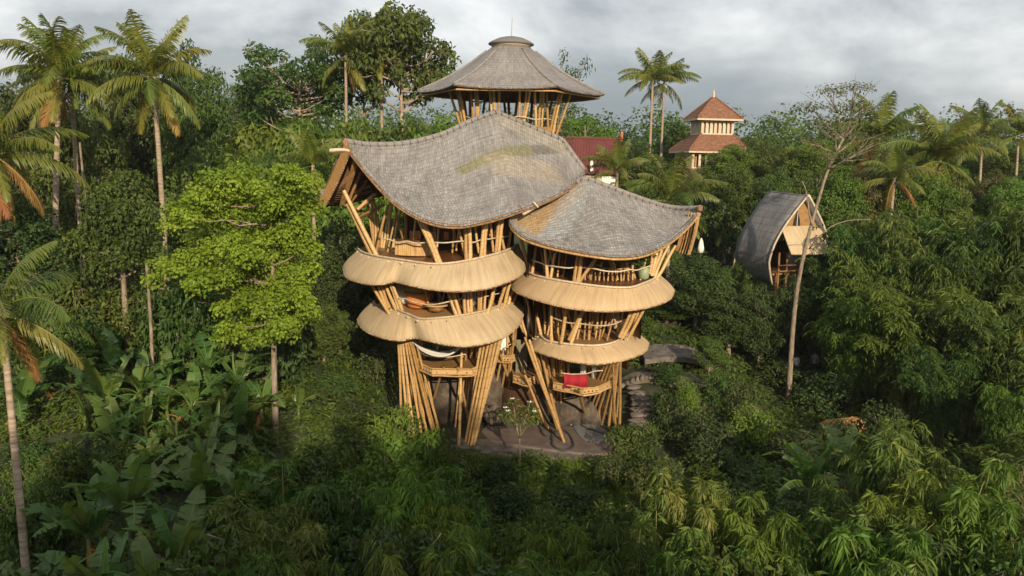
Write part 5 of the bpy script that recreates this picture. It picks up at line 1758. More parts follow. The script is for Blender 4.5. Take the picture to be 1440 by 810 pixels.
def palm(crown_px, Y, base_px, label, group=None, size=1.0, counts=(4, 12, 5, 1), trunk_r=0.16, Yb=None, seed=0, nuts=3, wind=None):
    """palm whose crown heart is at a pixel; trunk runs to the ground under base pixel column"""
    rr = random.Random(seed)
    top = at(crown_px[0], crown_px[1], Y)
    Yb = Y if Yb is None else Yb
    bx = at(base_px[0], base_px[1], Yb)
    g = H(bx.x, bx.y)
    root = empty('palm_tree', (bx.x, bx.y, g - 0.1))
    tag(root, label, 'palm tree', group)
    tl = top - Vector((bx.x, bx.y, g - 0.1))
    dirb = bx - Vector((bx.x, bx.y, g))
    pts = []; rad = []
    nn = 40
    for k in range(nn):
        t = k / (nn - 1)
        x = tl.x * (t ** 1.5) ; y = tl.y * (t ** 1.5)
        pts.append((x, y, tl.z * t))
        rad.append(trunk_r * (1.5 if k == 0 else 1.15 if k == 1 else 1 - 0.25 * t) * (1.06 if k % 2 else 0.96))
    MB().tube(pts, rad, 9).build('trunk', M['palm_bark'], root, True)
    az = rr.random() * 6.28
    for kind, cnt in zip(('up', 'mid', 'low', 'dry'), counts):
        for k in range(cnt):
            f = obj('frond', rr.choice(FR[kind]), root)
            az += 2.4 + rr.uniform(-.25, .25)
            q = Quaternion((0, 0, 1), az) @ Quaternion((1, 0, 0), rr.uniform(-.35, .35)) @ Quaternion((0, 1, 0), rr.uniform(-.14, .14))
            s_ = size * rr.uniform(0.85, 1.1)
            if wind:
                q = Quaternion(Vector((-wind[1], wind[0], 0)).normalized(), 0.35 * math.hypot(*wind)) @ q
            f.matrix_basis = Matrix.LocRotScale(tl + Vector((0, 0, -0.12 if kind in ('low', 'dry') else 0)), q, Vector((s_, s_, s_)))
    for k in range(nuts):
        a = rr.random() * 6.28
        c = obj('coconut', ME_COCO, root, tl + Vector((0.3 * math.cos(a), 0.3 * math.sin(a), -0.35 - 0.15 * rr.random())))
        c.scale = (size,) * 3
    return root


# ---- banana plants
def banana_leaf_mesh(seed, Lr=2.6, wid=0.62, e0=70, e1=-30, tears=0.5, tint0=0.5):
    rng = np.random.default_rng(seed)
    n = 16
    p = np.zeros(3); pts = [p.copy()]
    for k in range(n):
        e_ = R(e0 + (e1 - e0) * ((k + 0.5) / n) ** 1.3)
        p = p + np.array([math.cos(e_), 0.03 * math.sin(k * .5 + seed), math.sin(e_)]) * Lr / n
        pts.append(p.copy())
    pts = np.array(pts)
    tb = MB().tube([tuple(q) for q in pts], [0.045 * (1 - 0.85 * k / n) for k in range(n + 1)], 5, False)
    V = [np.array(tb.V)]; F = [np.array(tb.F)]; T = [np.full(len(tb.V), 0.95)]
    off = len(tb.V)
    for sd in (-1, 1):
        dr = 0.0
        prev_edge = None
        for k in range(2, n):
            s0, s1 = (k - 2) / (n - 2), (k - 1) / (n - 2)
            w0 = wid * 0.5 * math.sin(max(s0, 0.001) ** 0.6 * math.pi) ** 0.6 + 0.01
            w1 = wid * 0.5 * math.sin(min(max(s1, 0.001), 0.999) ** 0.6 * math.pi) ** 0.6 + 0.01
            torn = rng.random() < tears
            if torn: dr = rng.uniform(-0.15, 0.95)
            a, b = pts[k], pts[k + 1]
            tg = unit(b - a)
            nr = np.cross(tg, np.array([0, 1.0, 0])); nr = -nr if nr[2] < 0 else nr
            ed = unit(np.array([0, sd, 0]) + nr * (0.25 - dr) + tg * 0.18)
            g = rng.uniform(0.1, 0.3) * np.linalg.norm(b - a) if torn else 0
            q = np.array([a, b, b + ed * w1 - tg * g, a + ed * w0 + tg * g])
            V.append(q); F.append(np.array([[off, off + 1, off + 2, off + 3]]))
            T.append(np.full(4, np.clip(tint0 + rng.normal() * 0.05, 0, 1)))
            off += 4
    return mesh('leaf', np.concatenate(V), F, M['banana_leaf'], tint=np.concatenate(T))


BAN = [banana_leaf_mesh(1, 2.5, 0.85, 84, 45, 0.3, 0.62), banana_leaf_mesh(2, 2.9, 0.85, 76, 5, 0.55, 0.5), banana_leaf_mesh(3, 3.0, 0.85, 68, -45, 0.8, 0.45),
       banana_leaf_mesh(4, 2.8, 0.8, 50, -80, 0.95, 0.36), banana_leaf_mesh(5, 1.9, 0.22, 88, 70, 0.0, 0.85)]
sv_ = MB().tube([(0, 0, 0), (0.02, 0, 0.9), (0.0, 0.02, 1.9)], [0.15, 0.12, 0.07], 9)
ME_BST = mesh('stem', sv_.V, [sv_.F], M['green_stem'], smooth=True)


def banana(px, py, Y, label, group, size=1.0, nl=9, seed=0):
    rr = random.Random(seed)
    p = at(px, py + 12, Y)
    g = H(p.x, p.y)
    top = min(max(p.z, g + 1.0 * size), g + 3.6)                # heart of the plant
    o = empty('banana_plant', (p.x, p.y, g - 0.05), rr.random() * 6.28)
    tag(o, label, 'banana plant', group)
    st_ = obj('stem', ME_BST, o)
    zst = top - g
    st_.scale = (size, size, zst / 1.9)
    az = rr.random() * 6
    for k in range(nl):
        f = obj('leaf', BAN[4] if (k == 0 and rr.random() < .7) else BAN[min(3, int(4 * k / nl))], o)
        az += 2.4 + rr.uniform(-.3, .3)
        s_ = size * rr.uniform(0.8, 1.12)
        f.matrix_basis = Matrix.LocRotScale(Vector((0, 0, zst - 0.1 * k / nl)), Quaternion((0, 0, 1), az) @ Quaternion((1, 0, 0), rr.uniform(-.3, .3)) @ Quaternion((0, 1, 0), rr.uniform(-.12, .12)), Vector((s_, s_, s_)))
    for k in range(rr.choice([0, 1, 1, 2])):      # withered leaves hanging down the stem
        f = obj('withered_leaf', BAN[3], o)
        f.material_slots[0].link = 'OBJECT'; f.material_slots[0].material = M['palm_dry']
        f.matrix_basis = Matrix.LocRotScale(Vector((0, 0, zst - 0.25)), Quaternion((0, 0, 1), rr.random() * 6.28) @ Quaternion((0, 1, 0), 0.9), Vector((0.6 * size, 0.4 * size, 0.6 * size)))
    return o


# ------------------------------------------------------------------ shared plant meshes
TR_BIG = tree_meshes(11, 10, 3.6, 3.6, 44, 0.85, 'green_leaf', 52, 0.25, 0.14, 0.62, 0.2)
TR_BIG2 = tree_meshes(12, 10, 3.6, 3.2, 48, 0.78, 'green_leaf', 52, 0.24, 0.14, 0.6, 0.18)
TR_DENSE = tree_meshes(13, 10, 3.4, 1.6, 54, 0.88, 'dark_leaf', 48, 0.24, 0.13, 0.75, 0.2)
TR_DENSE2 = tree_meshes(14, 10, 3.4, 1.2, 56, 0.85, 'dark_leaf', 48, 0.25, 0.14, 0.7, 0.2)
TR_THIN = tree_meshes(15, 10, 3.6, 5.2, 18, 0.8, 'olive_leaf', 16, 0.24, 0.10, 0.55, 0.13, fill=0.5)
BUSH = [tree_meshes(20 + k, 3.0, 1.7, 0.15, 15, 0.62, 'green_leaf', 55, 0.24, 0.11, 0.8, 0.06, barkmat='bark') for k in range(3)]
BUSH_F = [bamboo_meshes(30 + k, 3.0, 20, 26, 9, 0.26, 0.045, 1.6, 'bamboo_leaf', 1.2, 0.1) for k in range(2)]
BAMB = [bamboo_meshes(40 + k, 10.0, 40, 46, 10, 0.42, 0.085, 3.0) for k in range(3)]
BAMB_NEAR = [bamboo_meshes(50 + k, 8.0, 30, 42, 9, 0.50, 0.075, 2.6, droop=1.2, t0=0.25) for k in range(3)]
TR_TALL = tree_meshes(16, 10, 3.4, 4.6, 44, 0.66, 'green_leaf', 44, 0.27, 0.16, 0.6, 0.17, spread=0.95, barkmat='palm_bark', top=0.78)
TR_TALL2 = tree_meshes(17, 10, 3.6, 4.0, 46, 0.7, 'dark_leaf', 44, 0.26, 0.15, 0.6, 0.17, spread=0.9, barkmat='palm_bark', top=0.72)

# ------------------------------------------------------------------ the bright lime-green tree left of the house
BT = empty('lime_tree', (0, 0, 0))
tag(BT, 'bright lime-green tree with layered leaf pads standing left of the bamboo house', 'tree')
bt_base = on_ground(388, 612); BT.location = bt_base
CLB = [(335, 256, 44, 17), (385, 250, 36, 16), (420, 262, 34, 20), (440, 285, 18, 16), (292, 284, 40, 15), (350, 284, 44, 18), (400, 292, 34, 18), (262, 306, 32, 12), (312, 312, 42, 15), (365, 318, 36, 17), (428, 316, 26, 22),
       (286, 340, 40, 13), (338, 346, 40, 17), (240, 386, 28, 12), (275, 366, 36, 14), (318, 376, 42, 17), (368, 362, 28, 18), (300, 396, 38, 14), (345, 404, 36, 18), (418, 352, 30, 16), (430, 386, 24, 20), (398, 378, 26, 16), (330, 432, 32, 16), (384, 412, 26, 18), (420, 420, 28, 16), (356, 446, 24, 13), (400, 450, 30, 14), (318, 466, 22, 12), (432, 446, 18, 10), (384, 285, 30, 18), (388, 325, 30, 20), (378, 352, 30, 18), (392, 392, 28, 18), (380, 432, 28, 16), (405, 462, 24, 12), (440, 345, 16, 14), (230, 372, 18, 9), (355, 470, 20, 10)]
rngb = np.random.default_rng(99)
cls = []
for (x, y, w, h_) in CLB:
    Yc = bt_base.y + rngb.uniform(-2.0, 1.2)
    c = at(x, y, Yc) - bt_base
    k = Yc / F_PX
    for q in range(5):      # each pad is a loose cluster of smaller tufts
        j = np.array([rngb.uniform(-.7, .7) * w * k, rngb.uniform(-.8, .8) * w * k, rngb.uniform(-1.1, 0.9) * h_ * k])
        cls.append((np.array(c) + j, (w * k * rngb.uniform(.38, .58), w * k * rngb.uniform(.38, .58), h_ * k * rngb.uniform(.6, 1.0))))
Vb, Fb, Tb = clump_leaves(rngb, cls, 95, 0.17, 0.125, 0.15, 0.35)
obj('crown', mesh('crown', Vb, Fb, M['bright_leaf'], tint=Tb), BT)
tb = MB()
tpath = [at(388, 612, bt_base.y), at(386, 540, bt_base.y), at(385, 480, bt_base.y), at(384, 400, bt_base.y), at(382, 330, bt_base.y), at(378, 262, bt_base.y)]
tb.tube([p - bt_base for p in spline(tpath, 14)], [0.17 - 0.009 * k for k in range(14)], 9)
sp_ = [p - bt_base for p in spline(tpath, 14)]
for c, r_ in cls[::5]:
    zt_ = max(sp_[4].z, c[2] - 0.6)
    A = min(sp_, key=lambda q: abs(q.z - zt_))
    pts, rad = limb(A, tuple(c), 0.1, 0.05, 0.015, rngb)
    tb.tube(pts, rad, 6)
tb.build('trunk', M['bark'], BT, True)

# ------------------------------------------------------------------ palms
palm((84, 108), 52, (72, 350), 'tall coconut palm with leaning pale trunk beside its twin left of the lime tree', size=1.0, counts=(7, 11, 9, 1), seed=1, trunk_r=0.2, Yb=50)
palm((100, 118), 55, (112, 320), 'coconut palm with thinner trunk crowded against the tall leaning palm', size=0.95, counts=(5, 9, 7, 1), seed=2, trunk_r=0.16)
palm((216, 108), 50, (232, 320), 'coconut palm with orange heart and drooping yellow fronds above the lime tree', size=1.0, counts=(6, 9, 9, 1), seed=3, trunk_r=0.18)
palm((2, 440), 29, (40, 830), 'palm with bowed pale trunk and yellowing fronds at the banana grove', size=0.85, counts=(2, 7, 8, 1), seed=4, trunk_r=0.15, Yb=26)
palm((-10, 215), 44, (-12, 420), 'palm with hanging brown dead fronds beside the tall leaning palm', size=1.1, counts=(3, 8, 5, 5), seed=5, trunk_r=0.2)
palm((486, 78), 74, (487, 175), 'coconut palm with straight brown trunk on the bank behind the grey roof', size=1.0, counts=(4, 10, 4, 1), seed=6)
palm((536, 66), 76, (537, 160), 'slim palm with orange heart in front of the tall bank tree', size=1.0, counts=(4, 9, 4, 0), seed=7)
GP = 'thin twin palms against the sky'
palm((918, 112), 112, (914, 215), 'taller thin palm of the twin pair beside the tile roof tower', size=1.2, counts=(4, 11, 4, 0), seed=8, nuts=1, trunk_r=0.2)
palm((934, 116), 116, (930, 215), 'shorter thin palm of the twin pair beside the tile roof tower', size=1.15, counts=(3, 11, 4, 0), seed=9, nuts=1, trunk_r=0.2)
palm((1236, 195), 78, (1240, 300), 'ragged windblown palm right of the bare-limbed tree', size=1.25, counts=(5, 10, 5, 1), seed=10, wind=(0.3, 0))
palm((1322, 226), 72, (1318, 300), 'big palm with pale heart and upswept fronds above the bamboo grove', size=1.25, counts=(7, 11, 5, 1), seed=11)
palm((1258, 250), 66, (1252, 310), 'short palm with a leaning trunk under the ragged windblown palm', size=0.8, counts=(3, 8, 4, 2), seed=12)
palm((1381, 188), 90, (1378, 270), 'slim palm between the big pale-hearted palm and the dark crowned palm', size=1.1, counts=(4, 9, 4, 0), seed=13)
palm((1432, 190), 92, (1428, 270), 'dark crowned palm standing clear against the sky', size=1.1, counts=(4, 9, 4, 0), seed=14)
palm((868, 240), 66, (868, 270), 'young palm with yellow fronds in front of the red roof house', size=0.75, counts=(3, 7, 3, 0), seed=15, nuts=0)
palm((940, 282), 60, (945, 300), 'low feathery palm on the slope below the tile roof tower', size=1.0, counts=(3, 10, 5, 1), seed=16, nuts=0)
palm((1003, 285), 71, (1003, 300), 'grey-green feathery palm between the tile roof tower and the arched hut', size=0.9, counts=(3, 11, 5, 1), seed=17, nuts=0)
palm((1020, 312), 69, (1020, 330), 'small dry-skirted palm beside the arched hut', size=0.7, counts=(3, 8, 5, 3), seed=18, nuts=0)
palm((440, 232), 60, (440, 250), 'young upright palm behind the open roof gable', size=0.7, counts=(6, 5, 2, 0), seed=19, nuts=0)

# ------------------------------------------------------------------ trees of the back bank and the left side
put_tree(TR_TALL, 566, -14, 76, 'tall dark tree with pale trunk rising beside the lookout pavilion', width=165)
put_tree(TR_TALL, 512, 0, 80, 'dark tree half hidden behind the tall pale-trunked tree', width=90)
put_tree(TR_TALL2, 415, 34, 78, 'broad rounded tree with a white trunk on the bank', width=175, leaf='green_leaf')
put_tree(TR_DENSE, 352, 92, 82, 'small dense tree leaning on the broad rounded tree', width=90, leaf='green_leaf')
put_tree(TR_DENSE, 268, 45, 66, 'large dark tree behind the orange-hearted palm', width=120, leaf='green_leaf')
put_tree(TR_DENSE2, 190, 60, 70, 'large dark tree behind the twin coconut palms', width=150)
put_tree(TR_DENSE, 40, 75, 64, 'dark tree filling the gap behind the leaning coconut palm', width=160)
put_tree(TR_DENSE2, 110, 130, 60, 'dark tree low between the coconut palms', width=150, leaf='green_leaf')
put_tree(TR_BIG, 165, 232, 48, 'mid-green leafy tree below the orange-hearted palm', width=150, leaf='green_leaf')
put_tree(TR_DENSE, -70, 110, 62, 'dark tree beside the dead-fronded palm', width=180, leaf='green_leaf')
put_tree(TR_DENSE2, -80, 300, 44, 'dense tree left of the bowed palm', width=180, leaf='green_leaf')
put_tree(TR_DENSE2, 20, 260, 46, 'dark tree under the dead palm fronds', width=170)
put_tree(TR_DENSE, 290, 190, 60, 'dark tree directly behind the lime tree', width=160, leaf='green_leaf')
put_tree(TR_THIN, 790, 52, 70, 'thin-leaved tree peeping out behind the lookout roof', width=110, leaf='dark_leaf')
put_tree(TR_BIG2, 826, 152, 84, 'sunlit green tree behind the red roof house', width=95, leaf='fresh_leaf')
put_tree(TR_DENSE, 885, 182, 88, 'dark rounded tree right of the red roof house', width=80)
put_tree(TR_BIG, 955, 168, 125, 'small tree with a round crown left of the tile roof tower', width=60)
put_tree(TR_DENSE2, 905, 205, 74, 'dark tree on the slope under the thin twin palms', width=110, leaf='green_leaf')
# the tall half-bare tree in front of the hut
BARE = tree_meshes(77, 10, 2.6, 6.6, 20, 0.62, 'olive_leaf', 12, 0.22, 0.09, 0.5, 0.11, fill=0.6, spread=0.95)
b0 = at(1114, 495, 52)
bare = empty('half_bare_tree', (b0.x, 52, H(b0.x, 52) - 0.1)); bl = bare.location
tag(bare, 'tall half-bare tree with a leaning pale trunk crossing the arched hut', 'tree')
mb = MB()
tk = [p - bl for p in spline([Vector((b0.x, 52, bl.z)), at(1117, 440, 52), at(1130, 360, 52.2), at(1150, 285, 52.4), at(1166, 235, 52.6), at(1186, 195, 52.8)], 18)]
mb.tube(tk, [0.19 - 0.007 * k for k in range(18)], 9)
rb = np.random.default_rng(5)
bcl = []
for (x, y, w, h_) in [(1140, 150, 26, 7), (1172, 128, 30, 8), (1205, 122, 28, 8), (1150, 172, 22, 7), (1190, 150, 28, 9), (1222, 150, 22, 8), (1175, 180, 24, 8), (1210, 185, 24, 10), (1140, 195, 18, 7), (1198, 215, 24, 12), (1165, 215, 20, 9), (1230, 200, 18, 10)]:
    c = at(x, y, 52.8 + rb.uniform(-1.5, 1.5)) - bl
    k = 52.8 / F_PX
    bcl.append((np.array(c), (w * k, w * k, h_ * k)))
    A = min(tk[9:], key=lambda q: abs(q.z - (c.z - 1.4)))
    pts, rad = limb(A, tuple(c), 0.15, 0.07, 0.015, rb); mb.tube(pts, rad, 6)
    for q in range(6):
        e_ = np.array(c) + rb.normal(size=3) * np.array([w, w, h_]) * k * 0.7
        p2, r2 = limb(pts[3], tuple(e_), 0, 0.03, 0.008, rb, 4); mb.tube(p2, r2, 5)
# the bent low limb
mb.tube([p - bl for p in spline([at(1138, 350, 52.2), at(1150, 335, 51.5), at(1170, 318, 51), at(1195, 310, 51), at(1225, 309, 51)], 10)], [0.055 - 0.004 * k for k in range(10)], 6)
mb.tube([p - bl for p in spline([at(1143, 320, 52.3), at(1138, 300, 52), at(1134, 270, 52), at(1128, 255, 52)], 8)], [0.07 - 0.006 * k for k in range(8)], 6)
mb.build('trunk', M['bark'], bare, True)
Vb, Fb, Tb = clump_leaves(rb, bcl, 15, 0.24, 0.08, 0.7, 0.8)
obj('crown', mesh('crown', Vb, Fb, M['olive_leaf'], tint=Tb), bare)
# thin lone trunks in the left wood
for (x0, y0, x1, y1, Y, lb) in [(210, 480, 206, 372, 42, 'broken reddish trunk stub left of the lime tree'), (128, 350, 112, 200, 54, 'slim bare trunk behind the tall leaning palm')]:
    A = at(x0, y0, Y); A.z = H(A.x, Y) - 0.1; B = at(x1, y1, Y)
    o = MB().tube(spline([A, A.lerp(B, 0.5) + Vector((0.1, 0, 0)), B], 10), [0.12 - 0.006 * k for k in range(10)], 8).build('bare_trunk', M['bark'], None, True)
    tag(o, lb, 'trunk')

# bank of bushes behind the house (Y 60-80)
rb = random.Random(21)
for k in range(46):
    px = 300 + 350 * (k % 23) / 23 + rb.uniform(-10, 10)
    row = k // 23
    Y = 66 + 8 * row + rb.uniform(-2, 2)
    top = (215 - 45 * row) + rb.uniform(-14, 14)
    if rb.random() < 0.45:
        put_bamboo(rb.choice(BUSH_F), px, top, Y, 'feathery yellow-green bush on the ' + ('lower' if row == 0 else 'upper') + ' bank behind the house', 'feathery bushes on the back bank', width=rb.uniform(60, 90), hnom=3, rnom=2.2, name='feathery_bush')
    else:
        put_tree(rb.choice(BUSH), px, top, Y, 'rounded <> bush on the ' + ('lower' if row == 0 else 'upper') + ' bank behind the house', 'bush', 'green bushes on the back bank', width=rb.uniform(55, 90), name='bush', hnom=3, rnom=1.8, leaf=rb.choice(['green_leaf', 'fresh_leaf', 'fresh_leaf']))
# wood on the right of the plateau
rb = random.Random(22)
for k in range(56):
    px = 1030 + 560 * (k % 28) / 28 + rb.uniform(-10, 10)
    row = k // 28
    Y = 72 + 26 * row + rb.uniform(-5, 8)
    top = (235 - 38 * row) + rb.uniform(-12, 14) + (8 if px > 1300 else 0)
    v = rb.choice([TR_BIG2, TR_DENSE, TR_DENSE2, TR_BIG])
    put_tree(v, px, top, Y, '<> broadleaf tree in the ' + ('front' if row == 0 else 'back') + ' row of the wood beyond the arched hut', 'tree', 'trees of the right plateau', width=rb.uniform(60, 95), leaf=rb.choice(['green_leaf', 'fresh_leaf', 'green_leaf', 'olive_leaf', 'fresh_leaf']))
for k in range(16):
    px = 880 + 175 * k / 16 + rb.uniform(-8, 8)
    put_tree(rb.choice(BUSH), px, rb.uniform(244, 285), rb.uniform(62, 84), '<> bush on the slope below the tile roof tower', 'bush', 'bushes below the tile roof tower', width=rb.uniform(50, 80), name='bush', hnom=3, rnom=1.8, leaf=rb.choice(['olive_leaf', 'green_leaf', 'dark_leaf']))
# wood right of the house, mostly shaded
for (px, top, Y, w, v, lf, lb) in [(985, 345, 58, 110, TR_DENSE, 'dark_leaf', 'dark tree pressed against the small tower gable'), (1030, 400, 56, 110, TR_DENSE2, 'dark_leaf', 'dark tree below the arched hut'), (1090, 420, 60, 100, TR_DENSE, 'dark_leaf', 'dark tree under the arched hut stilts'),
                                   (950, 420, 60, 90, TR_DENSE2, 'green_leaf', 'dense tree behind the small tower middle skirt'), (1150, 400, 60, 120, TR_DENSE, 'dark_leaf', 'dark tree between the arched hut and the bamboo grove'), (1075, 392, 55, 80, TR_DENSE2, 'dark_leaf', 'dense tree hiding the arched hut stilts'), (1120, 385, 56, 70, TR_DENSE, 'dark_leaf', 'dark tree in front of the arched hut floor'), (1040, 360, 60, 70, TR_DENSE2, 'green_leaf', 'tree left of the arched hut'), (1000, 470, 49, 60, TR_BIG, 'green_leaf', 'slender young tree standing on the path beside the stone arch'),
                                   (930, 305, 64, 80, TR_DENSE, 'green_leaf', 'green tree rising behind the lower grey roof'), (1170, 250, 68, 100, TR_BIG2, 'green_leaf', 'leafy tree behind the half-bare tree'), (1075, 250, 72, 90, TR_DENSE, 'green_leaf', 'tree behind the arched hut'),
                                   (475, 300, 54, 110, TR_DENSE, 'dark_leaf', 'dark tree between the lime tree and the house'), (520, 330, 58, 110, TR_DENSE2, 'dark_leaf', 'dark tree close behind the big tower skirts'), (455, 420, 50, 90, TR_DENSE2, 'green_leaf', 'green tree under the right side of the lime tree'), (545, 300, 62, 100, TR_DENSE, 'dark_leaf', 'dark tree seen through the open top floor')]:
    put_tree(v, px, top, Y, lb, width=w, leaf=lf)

# ------------------------------------------------------------------ big bamboo grove on the right
rb = random.Random(23)
for (px, top, Y, w) in [(1185, 345, 57, 130), (1235, 290, 56, 170), (1305, 278, 54, 190), (1390, 285, 52, 200), (1450, 260, 50, 180), (1215, 390, 50, 150), (1290, 380, 48, 190), (1370, 400, 46, 200), (1445, 400, 44, 170), (1330, 470, 44, 130), (1428, 520, 39, 120), (1260, 330, 52, 140), (1340, 320, 50, 150), (1520, 270, 52, 190), (1530, 380, 46, 180), (1500, 500, 40, 150), (1600, 300, 50, 190)]:
    put_bamboo(rb.choice(BAMB), px, top, Y, ('tall' if top < 350 else 'low') + ' feathery <> bamboo clump of the grove beside the arched hut', 'bamboo grove on the right', width=w * rb.uniform(0.85, 1.1), leaf=rb.choice([None, None, 'fresh_leaf']))
# ------------------------------------------------------------------ foreground bamboo thicket
BROAD = [tree_meshes(90 + k, 5.0, 2.8, 0.4, 40, 0.62, 'green_leaf', 52, 0.27, 0.11, 0.75, 0.1) for k in range(3)]
near = [(390, 690, 27, 170), (610, 700, 27, 140), (690, 730, 23, 170), (325, 745, 23, 150), (430, 775, 20, 190), (800, 735, 25, 150), (560, 770, 20, 180), (830, 775, 21, 170),
        (930, 690, 28, 150), (990, 668, 27, 150), (1080, 690, 26, 160), (900, 755, 23, 170), (1010, 750, 22, 190), (1130, 745, 23, 170), (1200, 680, 27, 160), (1275, 596, 31, 150), (1330, 640, 29, 180), (1260, 700, 25, 180), (1400, 690, 27, 170), (1340, 750, 22, 200), (1190, 775, 21, 190), (1500, 690, 27, 180), (1490, 780, 21, 180), (1540, 600, 33, 180)]
for (px, top, Y, w) in near:
    left = px < 880
    put_bamboo(rb.choice(BAMB_NEAR), px, top + rb.uniform(-8, 8), Y, 'leafy <> bamboo clump in the thicket below the terrace' if left else 'arching <> bamboo clump in the thicket below the stone path', 'bamboo thicket below the terrace' if left else 'bamboo thicket below the path', width=w * rb.uniform(1.0, 1.35), hnom=8.0, rnom=3.2, leaf=rb.choice([None, None, 'fresh_leaf', 'green_leaf']))
PLUME = [bamboo_meshes(70 + k, 8.0, 12, 30, 13, 0.62, 0.085, 3.0, droop=1.5, t0=0.45) for k in range(2)]
for (px, top, Y, w) in [(1290, 584, 30, 170), (1240, 640, 27, 160), (990, 660, 26, 150), (930, 688, 25, 150), (1180, 690, 25, 170), (1350, 630, 27, 180), (1080, 700, 24, 160), (1270, 720, 22, 190), (560, 650, 28, 150), (400, 650, 29, 150)]:
    put_bamboo(rb.choice(PLUME), px, top, Y, 'bamboo with few arching plume-like tips rising above the thicket' if px > 800 else 'plume-tipped bamboo rising in front of the big tower', 'plume-tipped bamboos', width=w * 1.2, hnom=8.0, rnom=3.6, leaf=rb.choice([None, 'fresh_leaf']))
for (px, top, Y, w, lf, lb) in [(440, 606, 34, 150, 'green_leaf', 'broadleaf tree filling the slope below the lime tree trunk'), (540, 610, 33, 150, 'fresh_leaf', 'fresh green broadleaf tree in front of the big tower poles'), (480, 655, 29, 170, 'green_leaf', 'broadleaf tree standing over the bamboo thicket'), (640, 668, 30, 140, 'green_leaf', 'broadleaf tree below the terrace corner'),
                            (350, 640, 31, 130, 'fresh_leaf', 'light green bushy tree at the edge of the banana grove'), (560, 715, 24, 160, 'dark_leaf', 'dark broadleaf tree inside the thicket'), (760, 700, 28, 130, 'green_leaf', 'low broadleaf tree under the terrace edge'), (870, 690, 30, 130, 'green_leaf', 'broadleaf tree between the two thickets'), (740, 760, 21, 160, 'dark_leaf', 'dark leafy tree deep in the thicket'),
                            (1150, 690, 29, 130, 'dark_leaf', 'dark broadleaf tree by the shaded banana plants'), (1430, 640, 31, 150, 'olive_leaf', 'olive leaved tree at the edge of the bamboo grove'), (1440, 740, 23, 160, 'green_leaf', 'broadleaf tree among arching bamboo'), (1060, 760, 21, 140, 'green_leaf', 'leafy tree growing up through the arching bamboo'), (350, 775, 20, 150, 'green_leaf', 'leafy tree beside the shaded banana plants')]:
    put_tree(rb.choice(BROAD), px, top, Y, lb, width=w, leaf=lf, hnom=5.0, rnom=2.8, name='broadleaf_tree')

# ------------------------------------------------------------------ banana grove
rb = random.Random(24)
for i, (px, py, Y, s_) in enumerate([(196, 540, 40, 1.0), (236, 520, 41, 1.0), (292, 510, 41, 1.1), (335, 530, 40, 1.0), (368, 560, 39, 0.95), (150, 560, 39, 1.0), (270, 560, 38, 1.0), (205, 590, 37, 1.0), (330, 590, 37, 0.9), (120, 590, 38, 0.95), (300, 610, 36, 0.9), (160, 625, 36, 0.9), (420, 560, 41, 0.8), (60, 560, 40, 1.0), (250, 620, 36, 0.8), (170, 510, 43, 1.0), (265, 500, 44, 1.1), (315, 560, 39, 1.0), (235, 565, 39, 0.9), (180, 590, 37, 0.9), (350, 610, 38, 0.8), (100, 530, 42, 1.0), (30, 600, 38, 1.0), (290, 640, 34, 0.8), (215, 640, 34, 0.8)]):
    banana(px, py, Y, 'banana plant with upright sunlit leaves ' + ('near the lime tree trunk' if px > 300 else 'at the front edge of the grove' if py > 580 else 'at the back edge of the grove' if py < 545 else 'in the middle of the grove'), 'sunlit banana grove', s_ * rb.uniform(0.7, 1.15), rb.choice([6, 7, 8]), i)
for i, (px, py, Y, s_) in enumerate([(180, 668, 29, 1.0), (245, 690, 27, 0.9), (285, 665, 30, 0.85), (215, 735, 25, 0.9), (120, 690, 28, 0.9), (140, 760, 25, 0.95), (60, 790, 24, 0.9), (340, 670, 30, 0.7), (1140, 665, 33, 0.8), (1185, 640, 34, 0.8)]):
    banana(px, py, Y, 'big-leaved banana plant in the shade beside the bamboo thicket' if px < 900 else 'banana plant in the shade below the ochre earth bank', 'shaded banana plants' if px < 900 else 'banana plants by the earth bank', s_ * 1.15, 11, 50 + i)

